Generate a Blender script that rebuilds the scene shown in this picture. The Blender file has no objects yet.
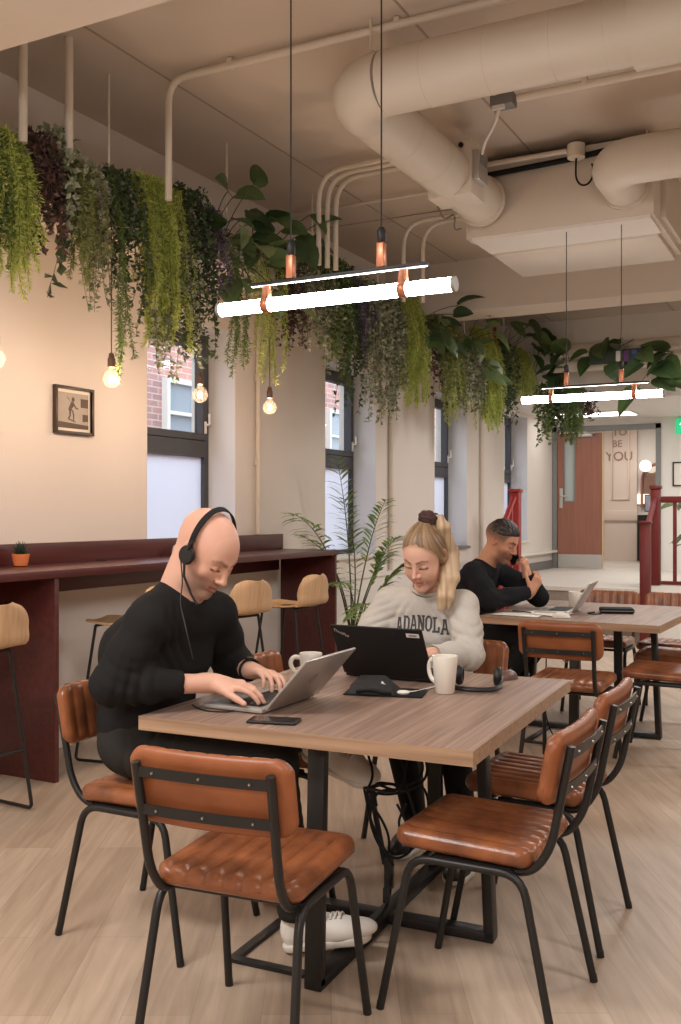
import bpy, bmesh, math, random
import numpy as np
from mathutils import Vector, Matrix, noise
from mathutils.bvhtree import BVHTree
PI = math.pi
sc = bpy.context.scene
COL = sc.collection
def R(a): return math.radians(a)

# ------------------------------------------------------------------ materials
def lin(r, g, b):
    f = lambda c: c/12.92 if c <= .04045 else ((c+.055)/1.055)**2.4
    return (f(r/255), f(g/255), f(b/255), 1)
def mat(name, col, rough=.5, metal=0, spec=.5, nz=0, scale=(8, 8, 8), bump=0, bscale=None, col2=None, det=4, coat=0, sub=0):
    """principled surface; nz mixes col towards col2 with an object-space noise, bump adds relief"""
    m = bpy.data.materials.new(name); m.use_nodes = True
    nt = m.node_tree; N = nt.nodes; L = nt.links
    b = N['Principled BSDF']
    b.inputs['Base Color'].default_value = col
    b.inputs['Roughness'].default_value = rough
    b.inputs['Metallic'].default_value = metal
    b.inputs['Specular IOR Level'].default_value = spec
    b.inputs['Coat Weight'].default_value = coat
    if sub:
        b.inputs['Subsurface Weight'].default_value = sub
        b.inputs['Subsurface Radius'].default_value = (.012, .005, .003)
        b.inputs['Subsurface Scale'].default_value = .5
    if nz or bump:
        tc = N.new('ShaderNodeTexCoord')
    def tex(s, d):
        mp = N.new('ShaderNodeMapping'); mp.inputs['Scale'].default_value = s
        L.new(tc.outputs['Object'], mp.inputs['Vector'])
        t = N.new('ShaderNodeTexNoise'); t.inputs['Scale'].default_value = 1; t.inputs['Detail'].default_value = d
        L.new(mp.outputs['Vector'], t.inputs['Vector'])
        return t
    if nz:
        t = tex(scale, det)
        r = N.new('ShaderNodeValToRGB')
        r.color_ramp.elements[0].position = .5-.28; r.color_ramp.elements[1].position = .5+.28
        c2 = col2 or tuple(c*(1-nz) for c in col[:3])+(1,)
        r.color_ramp.elements[0].color = c2; r.color_ramp.elements[1].color = col
        L.new(t.outputs['Fac'], r.inputs['Fac']); L.new(r.outputs['Color'], b.inputs['Base Color'])
    if bump:
        t = tex(bscale or scale, 5)
        bp = N.new('ShaderNodeBump'); bp.inputs['Strength'].default_value = bump; bp.inputs['Distance'].default_value = .01
        L.new(t.outputs['Fac'], bp.inputs['Height']); L.new(bp.outputs['Normal'], b.inputs['Normal'])
    return m
def attr_mat(name, rough=.5, spec=.4, bump=0, bscale=(60, 60, 60), sub=0):
    m = mat(name, (1, 1, 1, 1), rough, spec=spec, bump=bump, bscale=bscale, sub=sub)
    nt = m.node_tree; a = nt.nodes.new('ShaderNodeAttribute'); a.attribute_name = 'Col'
    nt.links.new(a.outputs['Color'], nt.nodes['Principled BSDF'].inputs['Base Color'])
    return m
def glow(name, col, s):
    m = bpy.data.materials.new(name); m.use_nodes = True
    b = m.node_tree.nodes['Principled BSDF']
    b.inputs['Base Color'].default_value = col
    b.inputs['Emission Color'].default_value = col; b.inputs['Emission Strength'].default_value = s
    return m
def leafmat(name, c1, c2, rough=.45, trans=.25):
    m = bpy.data.materials.new(name); m.use_nodes = True
    nt = m.node_tree; N = nt.nodes; L = nt.links
    b = N['Principled BSDF']; b.inputs['Roughness'].default_value = rough
    g = N.new('ShaderNodeNewGeometry'); r = N.new('ShaderNodeValToRGB')
    r.color_ramp.elements[0].color = c1; r.color_ramp.elements[1].color = c2
    L.new(g.outputs['Random Per Island'], r.inputs['Fac']); L.new(r.outputs['Color'], b.inputs['Base Color'])
    t = N.new('ShaderNodeBsdfTranslucent'); L.new(r.outputs['Color'], t.inputs['Color'])
    mx = N.new('ShaderNodeMixShader'); mx.inputs['Fac'].default_value = trans
    L.new(b.outputs[0], mx.inputs[1]); L.new(t.outputs[0], mx.inputs[2])
    L.new(mx.outputs[0], N['Material Output'].inputs['Surface'])
    return m
def paneglass(name, frosted=False):
    m = bpy.data.materials.new(name); m.use_nodes = True
    nt = m.node_tree; N = nt.nodes; L = nt.links
    for n in list(N):
        if n.type == 'BSDF_PRINCIPLED': N.remove(n)
    out = N['Material Output']
    g = N.new('ShaderNodeBsdfGlossy'); g.inputs['Roughness'].default_value = .03 if not frosted else .25
    if frosted:
        t = N.new('ShaderNodeBsdfTranslucent'); t.inputs['Color'].default_value = (.86, .9, .95, 1)
    else:
        t = N.new('ShaderNodeBsdfTransparent'); t.inputs['Color'].default_value = (.93, .95, .95, 1)
    lw = N.new('ShaderNodeLayerWeight'); lw.inputs['Blend'].default_value = .5
    pw = N.new('ShaderNodeMath'); pw.operation = 'POWER'; pw.inputs[1].default_value = 5; L.new(lw.outputs['Facing'], pw.inputs[0])
    f = N.new('ShaderNodeMath'); f.operation = 'MULTIPLY_ADD'; f.inputs[1].default_value = .8; f.inputs[2].default_value = .03; L.new(pw.outputs[0], f.inputs[0])
    mx = N.new('ShaderNodeMixShader')
    L.new(f.outputs[0], mx.inputs['Fac']); L.new(t.outputs[0], mx.inputs[1]); L.new(g.outputs[0], mx.inputs[2])
    L.new(mx.outputs[0], out.inputs['Surface'])
    return m
def woodmat(name, a, b, axis='X', rough=.45, grain=1.0, fine=60):
    """long-grained timber: stretched noise through a ramp, along the given object axis"""
    m = bpy.data.materials.new(name); m.use_nodes = True
    nt = m.node_tree; N = nt.nodes; L = nt.links
    bs = N['Principled BSDF']; bs.inputs['Roughness'].default_value = rough
    tc = N.new('ShaderNodeTexCoord'); mp = N.new('ShaderNodeMapping')
    s = [fine, fine, fine]; s['XYZ'.index(axis)] = 1.6
    mp.inputs['Scale'].default_value = s
    L.new(tc.outputs['Object'], mp.inputs['Vector'])
    t = N.new('ShaderNodeTexNoise'); t.inputs['Scale'].default_value = 1; t.inputs['Detail'].default_value = 6; t.inputs['Distortion'].default_value = .6
    L.new(mp.outputs['Vector'], t.inputs['Vector'])
    r = N.new('ShaderNodeValToRGB'); r.color_ramp.elements[0].position = .3; r.color_ramp.elements[1].position = .68
    r.color_ramp.elements[0].color = a; r.color_ramp.elements[1].color = b
    L.new(t.outputs['Fac'], r.inputs['Fac']); L.new(r.outputs['Color'], bs.inputs['Base Color'])
    bp = N.new('ShaderNodeBump'); bp.inputs['Strength'].default_value = .05*grain; bp.inputs['Distance'].default_value = .003
    L.new(t.outputs['Fac'], bp.inputs['Height']); L.new(bp.outputs['Normal'], bs.inputs['Normal'])
    return m
def floormat():
    m = bpy.data.materials.new('pale_plank_floor'); m.use_nodes = True
    nt = m.node_tree; N = nt.nodes; L = nt.links
    bs = N['Principled BSDF']; bs.inputs['Roughness'].default_value = .42; bs.inputs['Specular IOR Level'].default_value = .35
    tc = N.new('ShaderNodeTexCoord'); mp = N.new('ShaderNodeMapping')
    mp.inputs['Rotation'].default_value = (0, 0, R(62))
    L.new(tc.outputs['Object'], mp.inputs['Vector'])
    br = N.new('ShaderNodeTexBrick'); br.inputs['Scale'].default_value = 1
    br.inputs['Brick Width'].default_value = 1.35; br.inputs['Row Height'].default_value = .19
    br.inputs['Mortar Size'].default_value = .0012; br.inputs['Mortar Smooth'].default_value = .3
    br.inputs['Color1'].default_value = lin(202, 181, 160); br.inputs['Color2'].default_value = lin(184, 162, 141)
    br.inputs['Mortar'].default_value = lin(170, 148, 128); br.offset = .37
    L.new(mp.outputs['Vector'], br.inputs['Vector'])
    mp2 = N.new('ShaderNodeMapping'); mp2.inputs['Scale'].default_value = (2.2, 26, 1)
    L.new(mp.outputs['Vector'], mp2.inputs['Vector'])
    t = N.new('ShaderNodeTexNoise'); t.inputs['Scale'].default_value = 1; t.inputs['Detail'].default_value = 6; t.inputs['Distortion'].default_value = .8
    L.new(mp2.outputs['Vector'], t.inputs['Vector'])
    r = N.new('ShaderNodeValToRGB'); r.color_ramp.elements[0].position = .3; r.color_ramp.elements[1].position = .7
    r.color_ramp.elements[0].color = (.74, .72, .70, 1); r.color_ramp.elements[1].color = (1, 1, 1, 1)
    L.new(t.outputs['Fac'], r.inputs['Fac'])
    mx = N.new('ShaderNodeMix'); mx.data_type = 'RGBA'; mx.blend_type = 'MULTIPLY'; mx.inputs['Factor'].default_value = 1
    L.new(br.outputs['Color'], mx.inputs['A']); L.new(r.outputs['Color'], mx.inputs['B'])
    L.new(mx.outputs['Result'], bs.inputs['Base Color'])
    return m
def brickmat():
    m = bpy.data.materials.new('street_brick'); m.use_nodes = True
    nt = m.node_tree; N = nt.nodes; L = nt.links
    bs = N['Principled BSDF']; bs.inputs['Roughness'].default_value = .85
    tc = N.new('ShaderNodeTexCoord'); sp = N.new('ShaderNodeSeparateXYZ'); cb = N.new('ShaderNodeCombineXYZ')
    L.new(tc.outputs['Object'], sp.inputs[0]); L.new(sp.outputs['Y'], cb.inputs['X']); L.new(sp.outputs['Z'], cb.inputs['Y'])
    br = N.new('ShaderNodeTexBrick'); br.inputs['Scale'].default_value = 1
    br.inputs['Brick Width'].default_value = .235; br.inputs['Row Height'].default_value = .08
    br.inputs['Mortar Size'].default_value = .007
    br.inputs['Color1'].default_value = lin(206, 150, 138); br.inputs['Color2'].default_value = lin(172, 132, 130)
    br.inputs['Mortar'].default_value = lin(205, 192, 186)
    L.new(cb.outputs[0], br.inputs['Vector']); L.new(br.outputs['Color'], bs.inputs['Base Color'])
    return m

M = {}
M['wall'] = mat('wall_paint', lin(227, 218, 210), .75, spec=.2, nz=.03, scale=(3, 3, 3), bump=.02, bscale=(60, 60, 60))
M['white'] = mat('white_paint', lin(228, 224, 218), .6, spec=.3)
M['reveal'] = mat('reveal_paint', lin(228, 228, 230), .7, spec=.2)
M['ceil'] = mat('ceiling_paint', lin(206, 192, 178), .85, spec=.15, nz=.05, scale=(1.3, 1.3, 1.3), bump=.03, bscale=(30, 30, 30))
M['beam'] = mat('beam_paint', lin(216, 206, 195), .8, spec=.15)
M['duct'] = mat('duct_paint', lin(212, 203, 191), .5, spec=.4, nz=.05, scale=(4, 4, 4))
M['pipe'] = mat('pipe_paint', lin(214, 204, 190), .5, spec=.4)
M['gap'] = mat('panel_joint', lin(168, 152, 138), .9)
M['floor'] = floormat()
M['frame'] = mat('anthracite_frame', lin(72, 73, 79), .45, spec=.4)
M['glass'] = paneglass('clear_pane'); M['frost'] = paneglass('frosted_pane', True)
M['brick'] = brickmat()
M['red'] = woodmat('oxblood_laminate', lin(74, 32, 30), lin(92, 42, 38), 'Y', .33, .4, 30)
M['redp'] = mat('red_gloss_paint', lin(150, 38, 36), .35, spec=.5)
M['steel'] = mat('black_steel', lin(38, 36, 35), .42, metal=.25, spec=.5, nz=.1, scale=(20, 20, 20))
M['black'] = mat('black_plastic', lin(27, 26, 26), .45, spec=.4)
M['rubber'] = mat('black_rubber', lin(22, 22, 22), .75, spec=.25)
M['bolt'] = mat('zinc_bolt', lin(190, 186, 180), .3, metal=1)
M['leather'] = mat('tan_leather', lin(164, 99, 60), .29, spec=.5, nz=1, scale=(11, 11, 11), col2=lin(86, 49, 33), bump=.08, bscale=(140, 140, 140), det=5)
M['leatherback'] = mat('tan_leather_backing', lin(162, 97, 60), .40, spec=.4, nz=1, scale=(9, 9, 9), col2=lin(128, 72, 42), bump=.06, bscale=(160, 160, 160))
M['wood'] = woodmat('walnut_laminate_top', lin(120, 96, 84), lin(166, 139, 123), 'Y', .42, .6, 75)
M['woodedge'] = woodmat('oak_edge_band', lin(146, 116, 92), lin(178, 146, 118), 'X', .45, .4, 60)
M['ply'] = woodmat('birch_ply', lin(196, 156, 116), lin(218, 180, 140), 'Z', .4, .3, 30)
M['silver'] = mat('silver_aluminium', lin(186, 182, 178), .35, metal=.55, spec=.5)
M['grey'] = mat('mid_grey', lin(120, 118, 116), .5)
M['cream'] = mat('cream_ceramic', lin(232, 226, 214), .25, spec=.5, coat=.3)
M['copper'] = mat('copper_strap', lin(196, 128, 96), .35, metal=.6)
M['tube'] = glow('led_tube', (1, .97, .94, 1), 36)
M['strip'] = glow('led_strip', (1, .96, .92, 1), 2.0)
M['cap'] = mat('lamp_end_cap', lin(150, 146, 142), .4)
M['terra'] = mat('orange_clay', lin(226, 128, 74), .7, nz=.1)
M['filament'] = glow('hot_filament', (1, .66, .36, 1), 60)
M['socket'] = mat('brown_socket', lin(96, 68, 50), .5)
M['kick'] = mat('brushed_kick_plate', lin(196, 194, 190), .35, metal=.5)
M['door'] = woodmat('red_brown_door', lin(140, 92, 76), lin(156, 104, 86), 'Z', .35, .3, 30)
M['jamb'] = mat('grey_door_frame', lin(128, 130, 128), .5)
M['step'] = mat('pale_speckled_step', lin(214, 206, 196), .6, nz=.12, scale=(40, 40, 40))
M['riser'] = mat('dark_riser', lin(146, 132, 120), .7, nz=.2, scale=(25, 25, 25))
M['paper'] = mat('white_paper', lin(228, 224, 216), .7)
M['sign'] = glow('exit_green', lin(40, 190, 130), .8)
M['signw'] = glow('exit_white', (1, 1, 1, 1), 1.5)

# ------------------------------------------------------------------ geometry collector
def basis(d):
    d = Vector(d).normalized()
    a = Vector((0, 0, 1)) if abs(d.z) < .95 else Vector((1, 0, 0))
    u = a.cross(d).normalized(); return u, d.cross(u).normalized(), d
class MB:
    def __init__(s): s.v = []; s.f = []; s.m = []
    def add(s, vs, fs, mi=0):
        o = len(s.v); s.v.extend([tuple(v) for v in vs]); s.f.extend([tuple(i+o for i in f) for f in fs]); s.m.extend([mi]*len(fs)); return s
    def box(s, c, d, rot=None, mi=0, bev=0, seg=2):
        if bev <= 0:
            P = [Vector(((i & 1)-.5, ((i >> 1) & 1)-.5, ((i >> 2) & 1)-.5)) for i in range(8)]
            P = [Vector((p.x*d[0], p.y*d[1], p.z*d[2])) for p in P]
            F = [(0, 2, 3, 1), (4, 5, 7, 6), (0, 1, 5, 4), (2, 6, 7, 3), (0, 4, 6, 2), (1, 3, 7, 5)]
        else:
            bm = bmesh.new(); bmesh.ops.create_cube(bm, size=1)
            bmesh.ops.scale(bm, vec=d, verts=bm.verts)
            bmesh.ops.bevel(bm, geom=list(bm.edges), offset=min(bev, .49*min(d)), segments=seg, profile=.5, affect='EDGES')
            bm.verts.index_update()
            P = [v.co.copy() for v in bm.verts]; F = [tuple(v.index for v in f.verts) for f in bm.faces]; bm.free()
        if rot is not None:
            P = [rot @ p for p in P]
        c = Vector(c)
        return s.add([p+c for p in P], F, mi)
    def b2(s, lo, hi, mi=0, bev=0):
        lo = Vector(lo); hi = Vector(hi); return s.box((lo+hi)/2, hi-lo, mi=mi, bev=bev)
    def cyl(s, p0, p1, r0, r1=None, n=16, mi=0, caps=True):
        r1 = r0 if r1 is None else r1
        p0 = Vector(p0); p1 = Vector(p1); u, w, d = basis(p1-p0)
        V = []
        for p, r in ((p0, r0), (p1, r1)):
            for i in range(n):
                a = 2*PI*i/n; V.append(p+(u*math.cos(a)+w*math.sin(a))*r)
        F = [(i, (i+1) % n, n+(i+1) % n, n+i) for i in range(n)]
        if caps: F += [tuple(reversed(range(n))), tuple(range(n, 2*n))]
        return s.add(V, F, mi)
    def tube(s, pts, r, n=10, fillet=0, closed=False, mi=0, fs=5, caps=True, flat=None):
        P = [Vector(p) for p in pts]
        if fillet > 0 and len(P) > 2:
            Q = [P[0]]
            for a, b, c in zip(P, P[1:], P[2:]):
                d0 = (a-b); d1 = (c-b); t = min(fillet, d0.length*.48, d1.length*.48)
                q0 = b+d0.normalized()*t; q1 = b+d1.normalized()*t
                for i in range(fs+1):
                    w = i/fs; Q.append(q0*(1-w)**2+b*2*w*(1-w)+q1*w*w)
            Q.append(P[-1]); P = Q
        k = len(P); V = []
        tan = []
        for i in range(k):
            if closed: t = P[(i+1) % k]-P[i-1]
            else: t = P[min(i+1, k-1)]-P[max(i-1, 0)]
            tan.append(t.normalized() if t.length > 1e-9 else Vector((0, 0, 1)))
        u, w, d = basis(tan[0])
        for i in range(k):
            if i:
                ax = tan[i-1].cross(tan[i])
                if ax.length > 1e-7:
                    q = Matrix.Rotation(tan[i-1].angle(tan[i]), 3, ax.normalized()); u = q @ u
                u = (u-tan[i]*u.dot(tan[i])).normalized()
            w = tan[i].cross(u)
            rr = r[i] if isinstance(r, (list, tuple)) else r
            for j in range(n):
                a = 2*PI*j/n
                V.append(P[i]+(u*math.cos(a)+w*math.sin(a)*(flat or 1))*rr)
        F = []
        for i in range(k if closed else k-1):
            o = i*n; o2 = ((i+1) % k)*n
            F += [(o+j, o+(j+1) % n, o2+(j+1) % n, o2+j) for j in range(n)]
        if caps and not closed: F += [tuple(reversed(range(n))), tuple(range((k-1)*n, k*n))]
        return s.add(V, F, mi)
    def lathe(s, prof, c=(0, 0, 0), n=28, mi=0, rot=None):
        V = []; F = []; c = Vector(c); k = len(prof)
        for r, z in prof:
            for i in range(n):
                a = 2*PI*i/n; p = Vector((r*math.cos(a), r*math.sin(a), z))
                V.append((rot @ p if rot is not None else p)+c)
        for j in range(k-1):
            F += [(j*n+i, j*n+(i+1) % n, (j+1)*n+(i+1) % n, (j+1)*n+i) for i in range(n)]
        if prof[0][0] > 1e-6: F.append(tuple(reversed(range(n))))
        if prof[-1][0] > 1e-6: F.append(tuple(range((k-1)*n, k*n)))
        return s.add(V, F, mi)
    def ball(s, c, r, rot=None, nu=16, nv=10, mi=0):
        if not isinstance(r, (tuple, list)): r = (r, r, r)
        V = []; F = []; c = Vector(c)
        for j in range(nv+1):
            t = PI*j/nv
            for i in range(nu):
                a = 2*PI*i/nu
                p = Vector((r[0]*math.sin(t)*math.cos(a), r[1]*math.sin(t)*math.sin(a), -r[2]*math.cos(t)))
                V.append((rot @ p if rot is not None else p)+c)
        for j in range(nv):
            F += [(j*nu+i, j*nu+(i+1) % nu, (j+1)*nu+(i+1) % nu, (j+1)*nu+i) for i in range(nu)]
        return s.add(V, F, mi)
    def prism(s, poly, ax, lo, hi, mi=0):
        """poly in the two axes other than ax, extruded along ax"""
        n = len(poly); V = []
        for h in (lo, hi):
            for a, b in poly:
                V.append({'X': (h, a, b), 'Y': (a, h, b), 'Z': (a, b, h)}[ax])
        F = [(i, (i+1) % n, n+(i+1) % n, n+i) for i in range(n)]+[tuple(reversed(range(n))), tuple(range(n, 2*n))]
        return s.add(V, F, mi)
    def grid(s, fn, nu, nv, mi=0, cu=False, cv=False):
        V = [fn(i/(nu if cu else nu-1), j/(nv if cv else nv-1)) for j in range(nv) for i in range(nu)]
        F = []
        for j in range(nv if cv else nv-1):
            for i in range(nu if cu else nu-1):
                F.append((j*nu+i, j*nu+(i+1) % nu, ((j+1) % nv)*nu+(i+1) % nu, ((j+1) % nv)*nu+i))
        return s.add(V, F, mi)
    def xf(s, mtx):
        s.v = [tuple(mtx @ Vector(v)) for v in s.v]; return s
    def build(s, name, m, parent=None, smooth=35, weld=True):
        me = bpy.data.meshes.new(name); me.from_pydata(s.v, [], s.f)
        ms = m if isinstance(m, (list, tuple)) else [m]
        for x in ms: me.materials.append(x)
        if len(ms) > 1: me.polygons.foreach_set('material_index', s.m)
        bm = bmesh.new(); bm.from_mesh(me)
        if weld: bmesh.ops.remove_doubles(bm, verts=bm.verts, dist=1e-5)
        bmesh.ops.recalc_face_normals(bm, faces=bm.faces); bm.to_mesh(me); bm.free()
        if smooth:
            me.shade_smooth(); me.set_sharp_from_angle(angle=R(smooth))
        o = bpy.data.objects.new(name, me); COL.objects.link(o)
        if parent is not None: o.parent = parent
        return o
def tag(o, label, cat, group=None, kind=None):
    o['label'] = label; o['category'] = cat
    if group: o['group'] = group
    if kind: o['kind'] = kind
    return o
def thing(name, label, cat, loc=(0, 0, 0), rz=0, group=None):
    o = bpy.data.objects.new(name, None); o.empty_display_size = .1; COL.objects.link(o)
    o.location = loc; o.rotation_euler = (0, 0, rz)
    return tag(o, label, cat, group)
def struct(mb, name, m, parent=None, label=None, smooth=35):
    o = mb.build(name, m, parent, smooth)
    if parent is None: o['kind'] = 'structure'; o['label'] = label or name.replace('_', ' ')
    return o
def copytree(o, parent=None):
    c = o.copy(); COL.objects.link(c); c.parent = parent
    for ch in list(o.children): copytree(ch, c)
    return c

# ------------------------------------------------------------------ camera
TH = R(27.46); FPX = 990.0; HC = 1.37
cam = bpy.data.cameras.new('camera'); cam.sensor_fit = 'VERTICAL'; cam.sensor_height = 36; cam.lens = FPX/1024*36
camo = bpy.data.objects.new('camera', cam); COL.objects.link(camo)
camo.location = (0, 0, HC); camo.rotation_euler = (R(90), 0, TH); cam.clip_end = 100
sc.camera = camo
CT, ST = math.cos(TH), math.sin(TH)
def on_x(px, py, X):
    """world point of a photo pixel on the vertical plane x = X"""
    u = (px-340.5)/FPX; t = X/(u*CT-ST)
    return X, (CT+u*ST)*t, HC+(512-py)/FPX*t
def at_y(px, py, Y):
    u = (px-340.5)/FPX; t = Y/(CT+u*ST); return (u*CT-ST)*t, Y, HC+(512-py)/FPX*t
# ------------------------------------------------------------------ the room
XW, CZ = -4.1, 3.75
YN, XR, YB = -3.0, 4.6, 14.9
PZ, PY = .52, 11.2                       # raised landing at the back: height, front edge
win = [(5.15, 6.19), (7.60, 8.63), (10.13, 11.16), (12.57, 13.60)]
WZ0, WZ1 = .95, 2.70
mb = MB(); mb.b2((XW-.4, YN-.2, -.1), (XR+.2, 18.2, 0)); struct(mb, 'floor', M['floor'], label='pale oak plank floor')
mb = MB(); mb.b2((XW-.4, YN-.2, CZ), (XR+.2, 18.2, CZ+.05)); ceil_o = struct(mb, 'ceiling', M['ceil'], label='grey beige plasterboard ceiling')
mb = MB()
for x in (-3.35, -1.9, -.45, 1.0, 2.45): mb.b2((x-.006, YN, CZ-.004), (x+.006, 12.2, CZ-.0005))
for y in (1.0, 7.3, 10.4): mb.b2((XW+.01, y-.006, CZ-.004), (XR, y+.006, CZ-.0005))
struct(mb, 'trim_1', M['gap'], label='thin dark joints between ceiling panels')
mb = MB(); y = YN-.2
for a, b in win:
    mb.b2((XW-.4, y, 0), (XW, a, CZ)); mb.b2((XW-.4, a, 0), (XW, b, WZ0)); mb.b2((XW-.4, a, WZ1), (XW, b, CZ)); y = b
mb.b2((XW-.4, y, 0), (XW, 18.2, CZ))
struct(mb, 'wall_left', M['wall'], label='cream painted wall with four tall windows')
mb = MB(); mb.b2((XR, YN-.2, 0), (XR+.2, 18.2, CZ)); struct(mb, 'wall_right', M['wall'])
mb = MB(); mb.b2((XW, YN-.2, 0), (XR, YN, CZ)); struct(mb, 'wall_near', M['wall'])
# low boxed-in ledge along the wall beyond the bar, and wall pilaster pipes
mb = MB(); mb.b2((XW+.001, 6.98, 0), (XW+.07, PY+.5, .76)); mb.b2((XW+.001, 6.98, .76), (XW+.09, YB-.02, .79))
struct(mb, 'trim_2', M['white'], label='white painted ledge along the foot of the window wall')
mb = MB(); mb.b2((XW+.001, PY, PZ), (XW+.02, YB, PZ+.12)); struct(mb, 'baseboard_left', M['grey'])
for i, (a, b) in enumerate(win):
    w = bpy.data.objects.new(f'window_{i+1}', None); COL.objects.link(w); w['kind'] = 'structure'
    w['label'] = ['window beside the framed photo, brick wall outside', 'window behind the palm', 'window behind the young woman', 'farthest window, by the red stair rail'][i]
    xf = XW-.27
    mb = MB(); t = .06
    mb.b2((xf-.03, a, WZ0), (xf+.03, a+t, WZ1)); mb.b2((xf-.03, b-t, WZ0), (xf+.03, b, WZ1))
    mb.b2((xf-.03, a+t, WZ1-t), (xf+.03, b-t, WZ1)); mb.b2((xf-.03, a+t, WZ0), (xf+.03, b-t, WZ0+t))
    mb.b2((xf-.03, a+t, 1.78), (xf+.045, b-t, 1.90))
    mb.build('window_frame', M['frame'], w)
    mb = MB(); s = .05; z0, z1 = 1.905, WZ1-t-.003; y0, y1 = a+t+.003, b-t-.003    # opening casement
    mb.b2((xf-.02, y0, z0), (xf+.055, y0+s, z1)); mb.b2((xf-.02, y1-s, z0), (xf+.055, y1, z1))
    mb.b2((xf-.02, y0+s, z1-s), (xf+.055, y1-s, z1)); mb.b2((xf-.02, y0+s, z0), (xf+.055, y1-s, z0+s))
    cs = mb.build('casement', M['frame'], w)
    mb = MB(); mb.box((xf+.062, y1-.025, 2.0), (.012, .024, .09), bev=.004)
    mb.tube([(xf+.068, y1-.025, 2.02), (xf+.10, y1-.025, 2.02), (xf+.10, y1-.03, 2.10)], .009, 8, .02)
    mb.build('handle', M['white'], cs)
    mb = MB(); mb.b2((xf-.006, y0+s, z0+s), (xf, y1-s, z1-s)); mb.build('pane', M['glass'], cs)
    mb = MB(); mb.b2((xf-.006, a+t, WZ0+t), (xf, b-t, 1.78)); mb.build('frosted_pane', M['frost'], w)
    mb = MB(); mb.b2((xf+.03, a+.004, WZ0-.001), (XW-.004, b-.004, WZ0+.02)); (mb.b2((XW-.004, a-.03, WZ0-.01), (XW+.035, b+.03, WZ0+.02), bev=.004) if i else None)
    mb.build('sill', M['white'] if i != 2 else M['grey'], w)
    mb = MB()                                           # bright plaster lining of the opening
    mb.b2((xf+.03, a+.0005, WZ0+.02), (XW-.001, a+.004, WZ1-.004)); mb.b2((xf+.03, b-.004, WZ0+.02), (XW-.001, b-.0005, WZ1-.004)); mb.b2((xf+.03, a+.004, WZ1-.004), (XW-.001, b-.004, WZ1-.0005))
    mb.build('reveal', M['reveal'], w)
# street outside
mb = MB(); mb.b2((-7.7, -2, -.5), (-7.5, 30, 3.8)); struct(mb, 'exterior_wall', M['brick'], label='brick building across the lane, seen through the windows')
mb = MB(); mb.b2((-7.5, -2, -.5), (-4.5, 30, -.3)); struct(mb, 'ground', M['grey'], label='lane outside')
for k, yy in enumerate((10.1, 14.3, 18.8)):
    w = thing('street_window', ['white framed window in the brick building outside the first window', 'white framed window of the brick building outside the second window', 'white framed window far along the brick building'][k], 'window', (-7.5, yy, 2.15), 0); w.scale = (1, .72, .72)
    mb = MB()
    for (y0, z0, y1, z1) in ((-.55, 0, -.47, 1.2), (.47, 0, .55, 1.2), (-.47, 1.12, .47, 1.2), (-.47, 0, .47, .08), (-.47, .58, .47, .64)):
        mb.b2((.001, y0, z0), (.09, y1, z1))
    mb.build('window_frame', M['white'], w)
    mb = MB(); mb.b2((.001, -.47, .08), (.03, .47, 1.12)); mb.build('pane', mat('dim_pane', lin(150, 160, 172), .1), w)
# ceiling beams across the room
mb = MB(); mb.b2((XW, 2.55, 3.3), (XR, 3.02, CZ)); struct(mb, 'beam_1', M['beam'], label='near downstand beam crossing the ceiling')
mb = MB(); mb.b2((XW, 8.85, 3.27), (XR, 9.3, CZ)); struct(mb, 'beam_2', M['beam'], label='second downstand beam beyond the ventilation box')
mb = MB(); mb.b2((XW, 12.2, 2.75), (XR, YB+.2, CZ)); struct(mb, 'soffit', M['white'], label='dropped ceiling over the landing')
# landing and steps
mb = MB(); mb.b2((XW, PY, .001), (XR, 18.2, PZ)); mb.b2((XW, PY-.02, PZ-.045), (-1.98, PY, PZ)); struct(mb, 'floor_landing', M['step'], label='raised landing at the back of the room')
mb = MB(); mb.b2((XW+.1, PY-.008, .36), (-1.98, PY-.001, PZ-.05)); mb.b2((XW+.1, PY-.318, .18), (-1.98, PY-.311, .30)); mb.b2((XW+.1, PY-.628, .001), (-1.98, PY-.621, .13)); struct(mb, 'trim_3', M['riser'], label='dark risers of the steps')
mb = MB(); mb.b2((XW+.1, PY-.31, .001), (-1.98, PY-.001, .345)); mb.b2((XW+.1, PY-.62, .001), (-1.98, PY-.31, .172))
mb.b2((XW+.1, PY-.33, .315), (-1.98, PY-.31, .345)); mb.b2((XW+.1, PY-.64, .142), (-1.98, PY-.62, .172)); struct(mb, 'steps', M['step'], label='two pale steps up to the landing')
mb = MB(); mb.b2((-1.98, PY-.06, .001), (XR, PY-.001, PZ+.05)); struct(mb, 'trim_4', M['white'], label='kerb along the edge of the landing')
# back wall with a wide doorway
DX0, DX1, DZ = -4.095, -2.50, 2.66
mb = MB(); mb.b2((DX1, YB, PZ), (XR, YB+.15, CZ)); mb.b2((XW, YB, DZ), (DX1, YB+.15, CZ)); mb.b2((XW, YB, PZ), (DX0, YB+.15, DZ))
struct(mb, 'wall_back', M['white'], label='white end wall with the doorway')
mb = MB(); t = .07
mb.b2((DX0, YB-.03, PZ), (DX0+t, YB+.16, DZ)); mb.b2((DX1-t, YB-.03, PZ), (DX1, YB+.16, DZ)); mb.b2((DX0, YB-.03, DZ-t), (DX1, YB+.16, DZ)); 
fr = struct(mb, 'trim_5', M['jamb'], label='grey door frame in the end wall')
dr = bpy.data.objects.new('door_1', None); COL.objects.link(dr); dr['kind'] = 'structure'; dr['label'] = 'red-brown door with a narrow vision panel standing ajar'
dr.location = (DX0+t+.01, YB+.02, PZ+.01); dr.rotation_euler = (0, 0, R(4))
LW, LH = .66, 2.03
mb = MB(); v0, v1, q0, q1 = .10, .25, 1.0, 1.92
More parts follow.
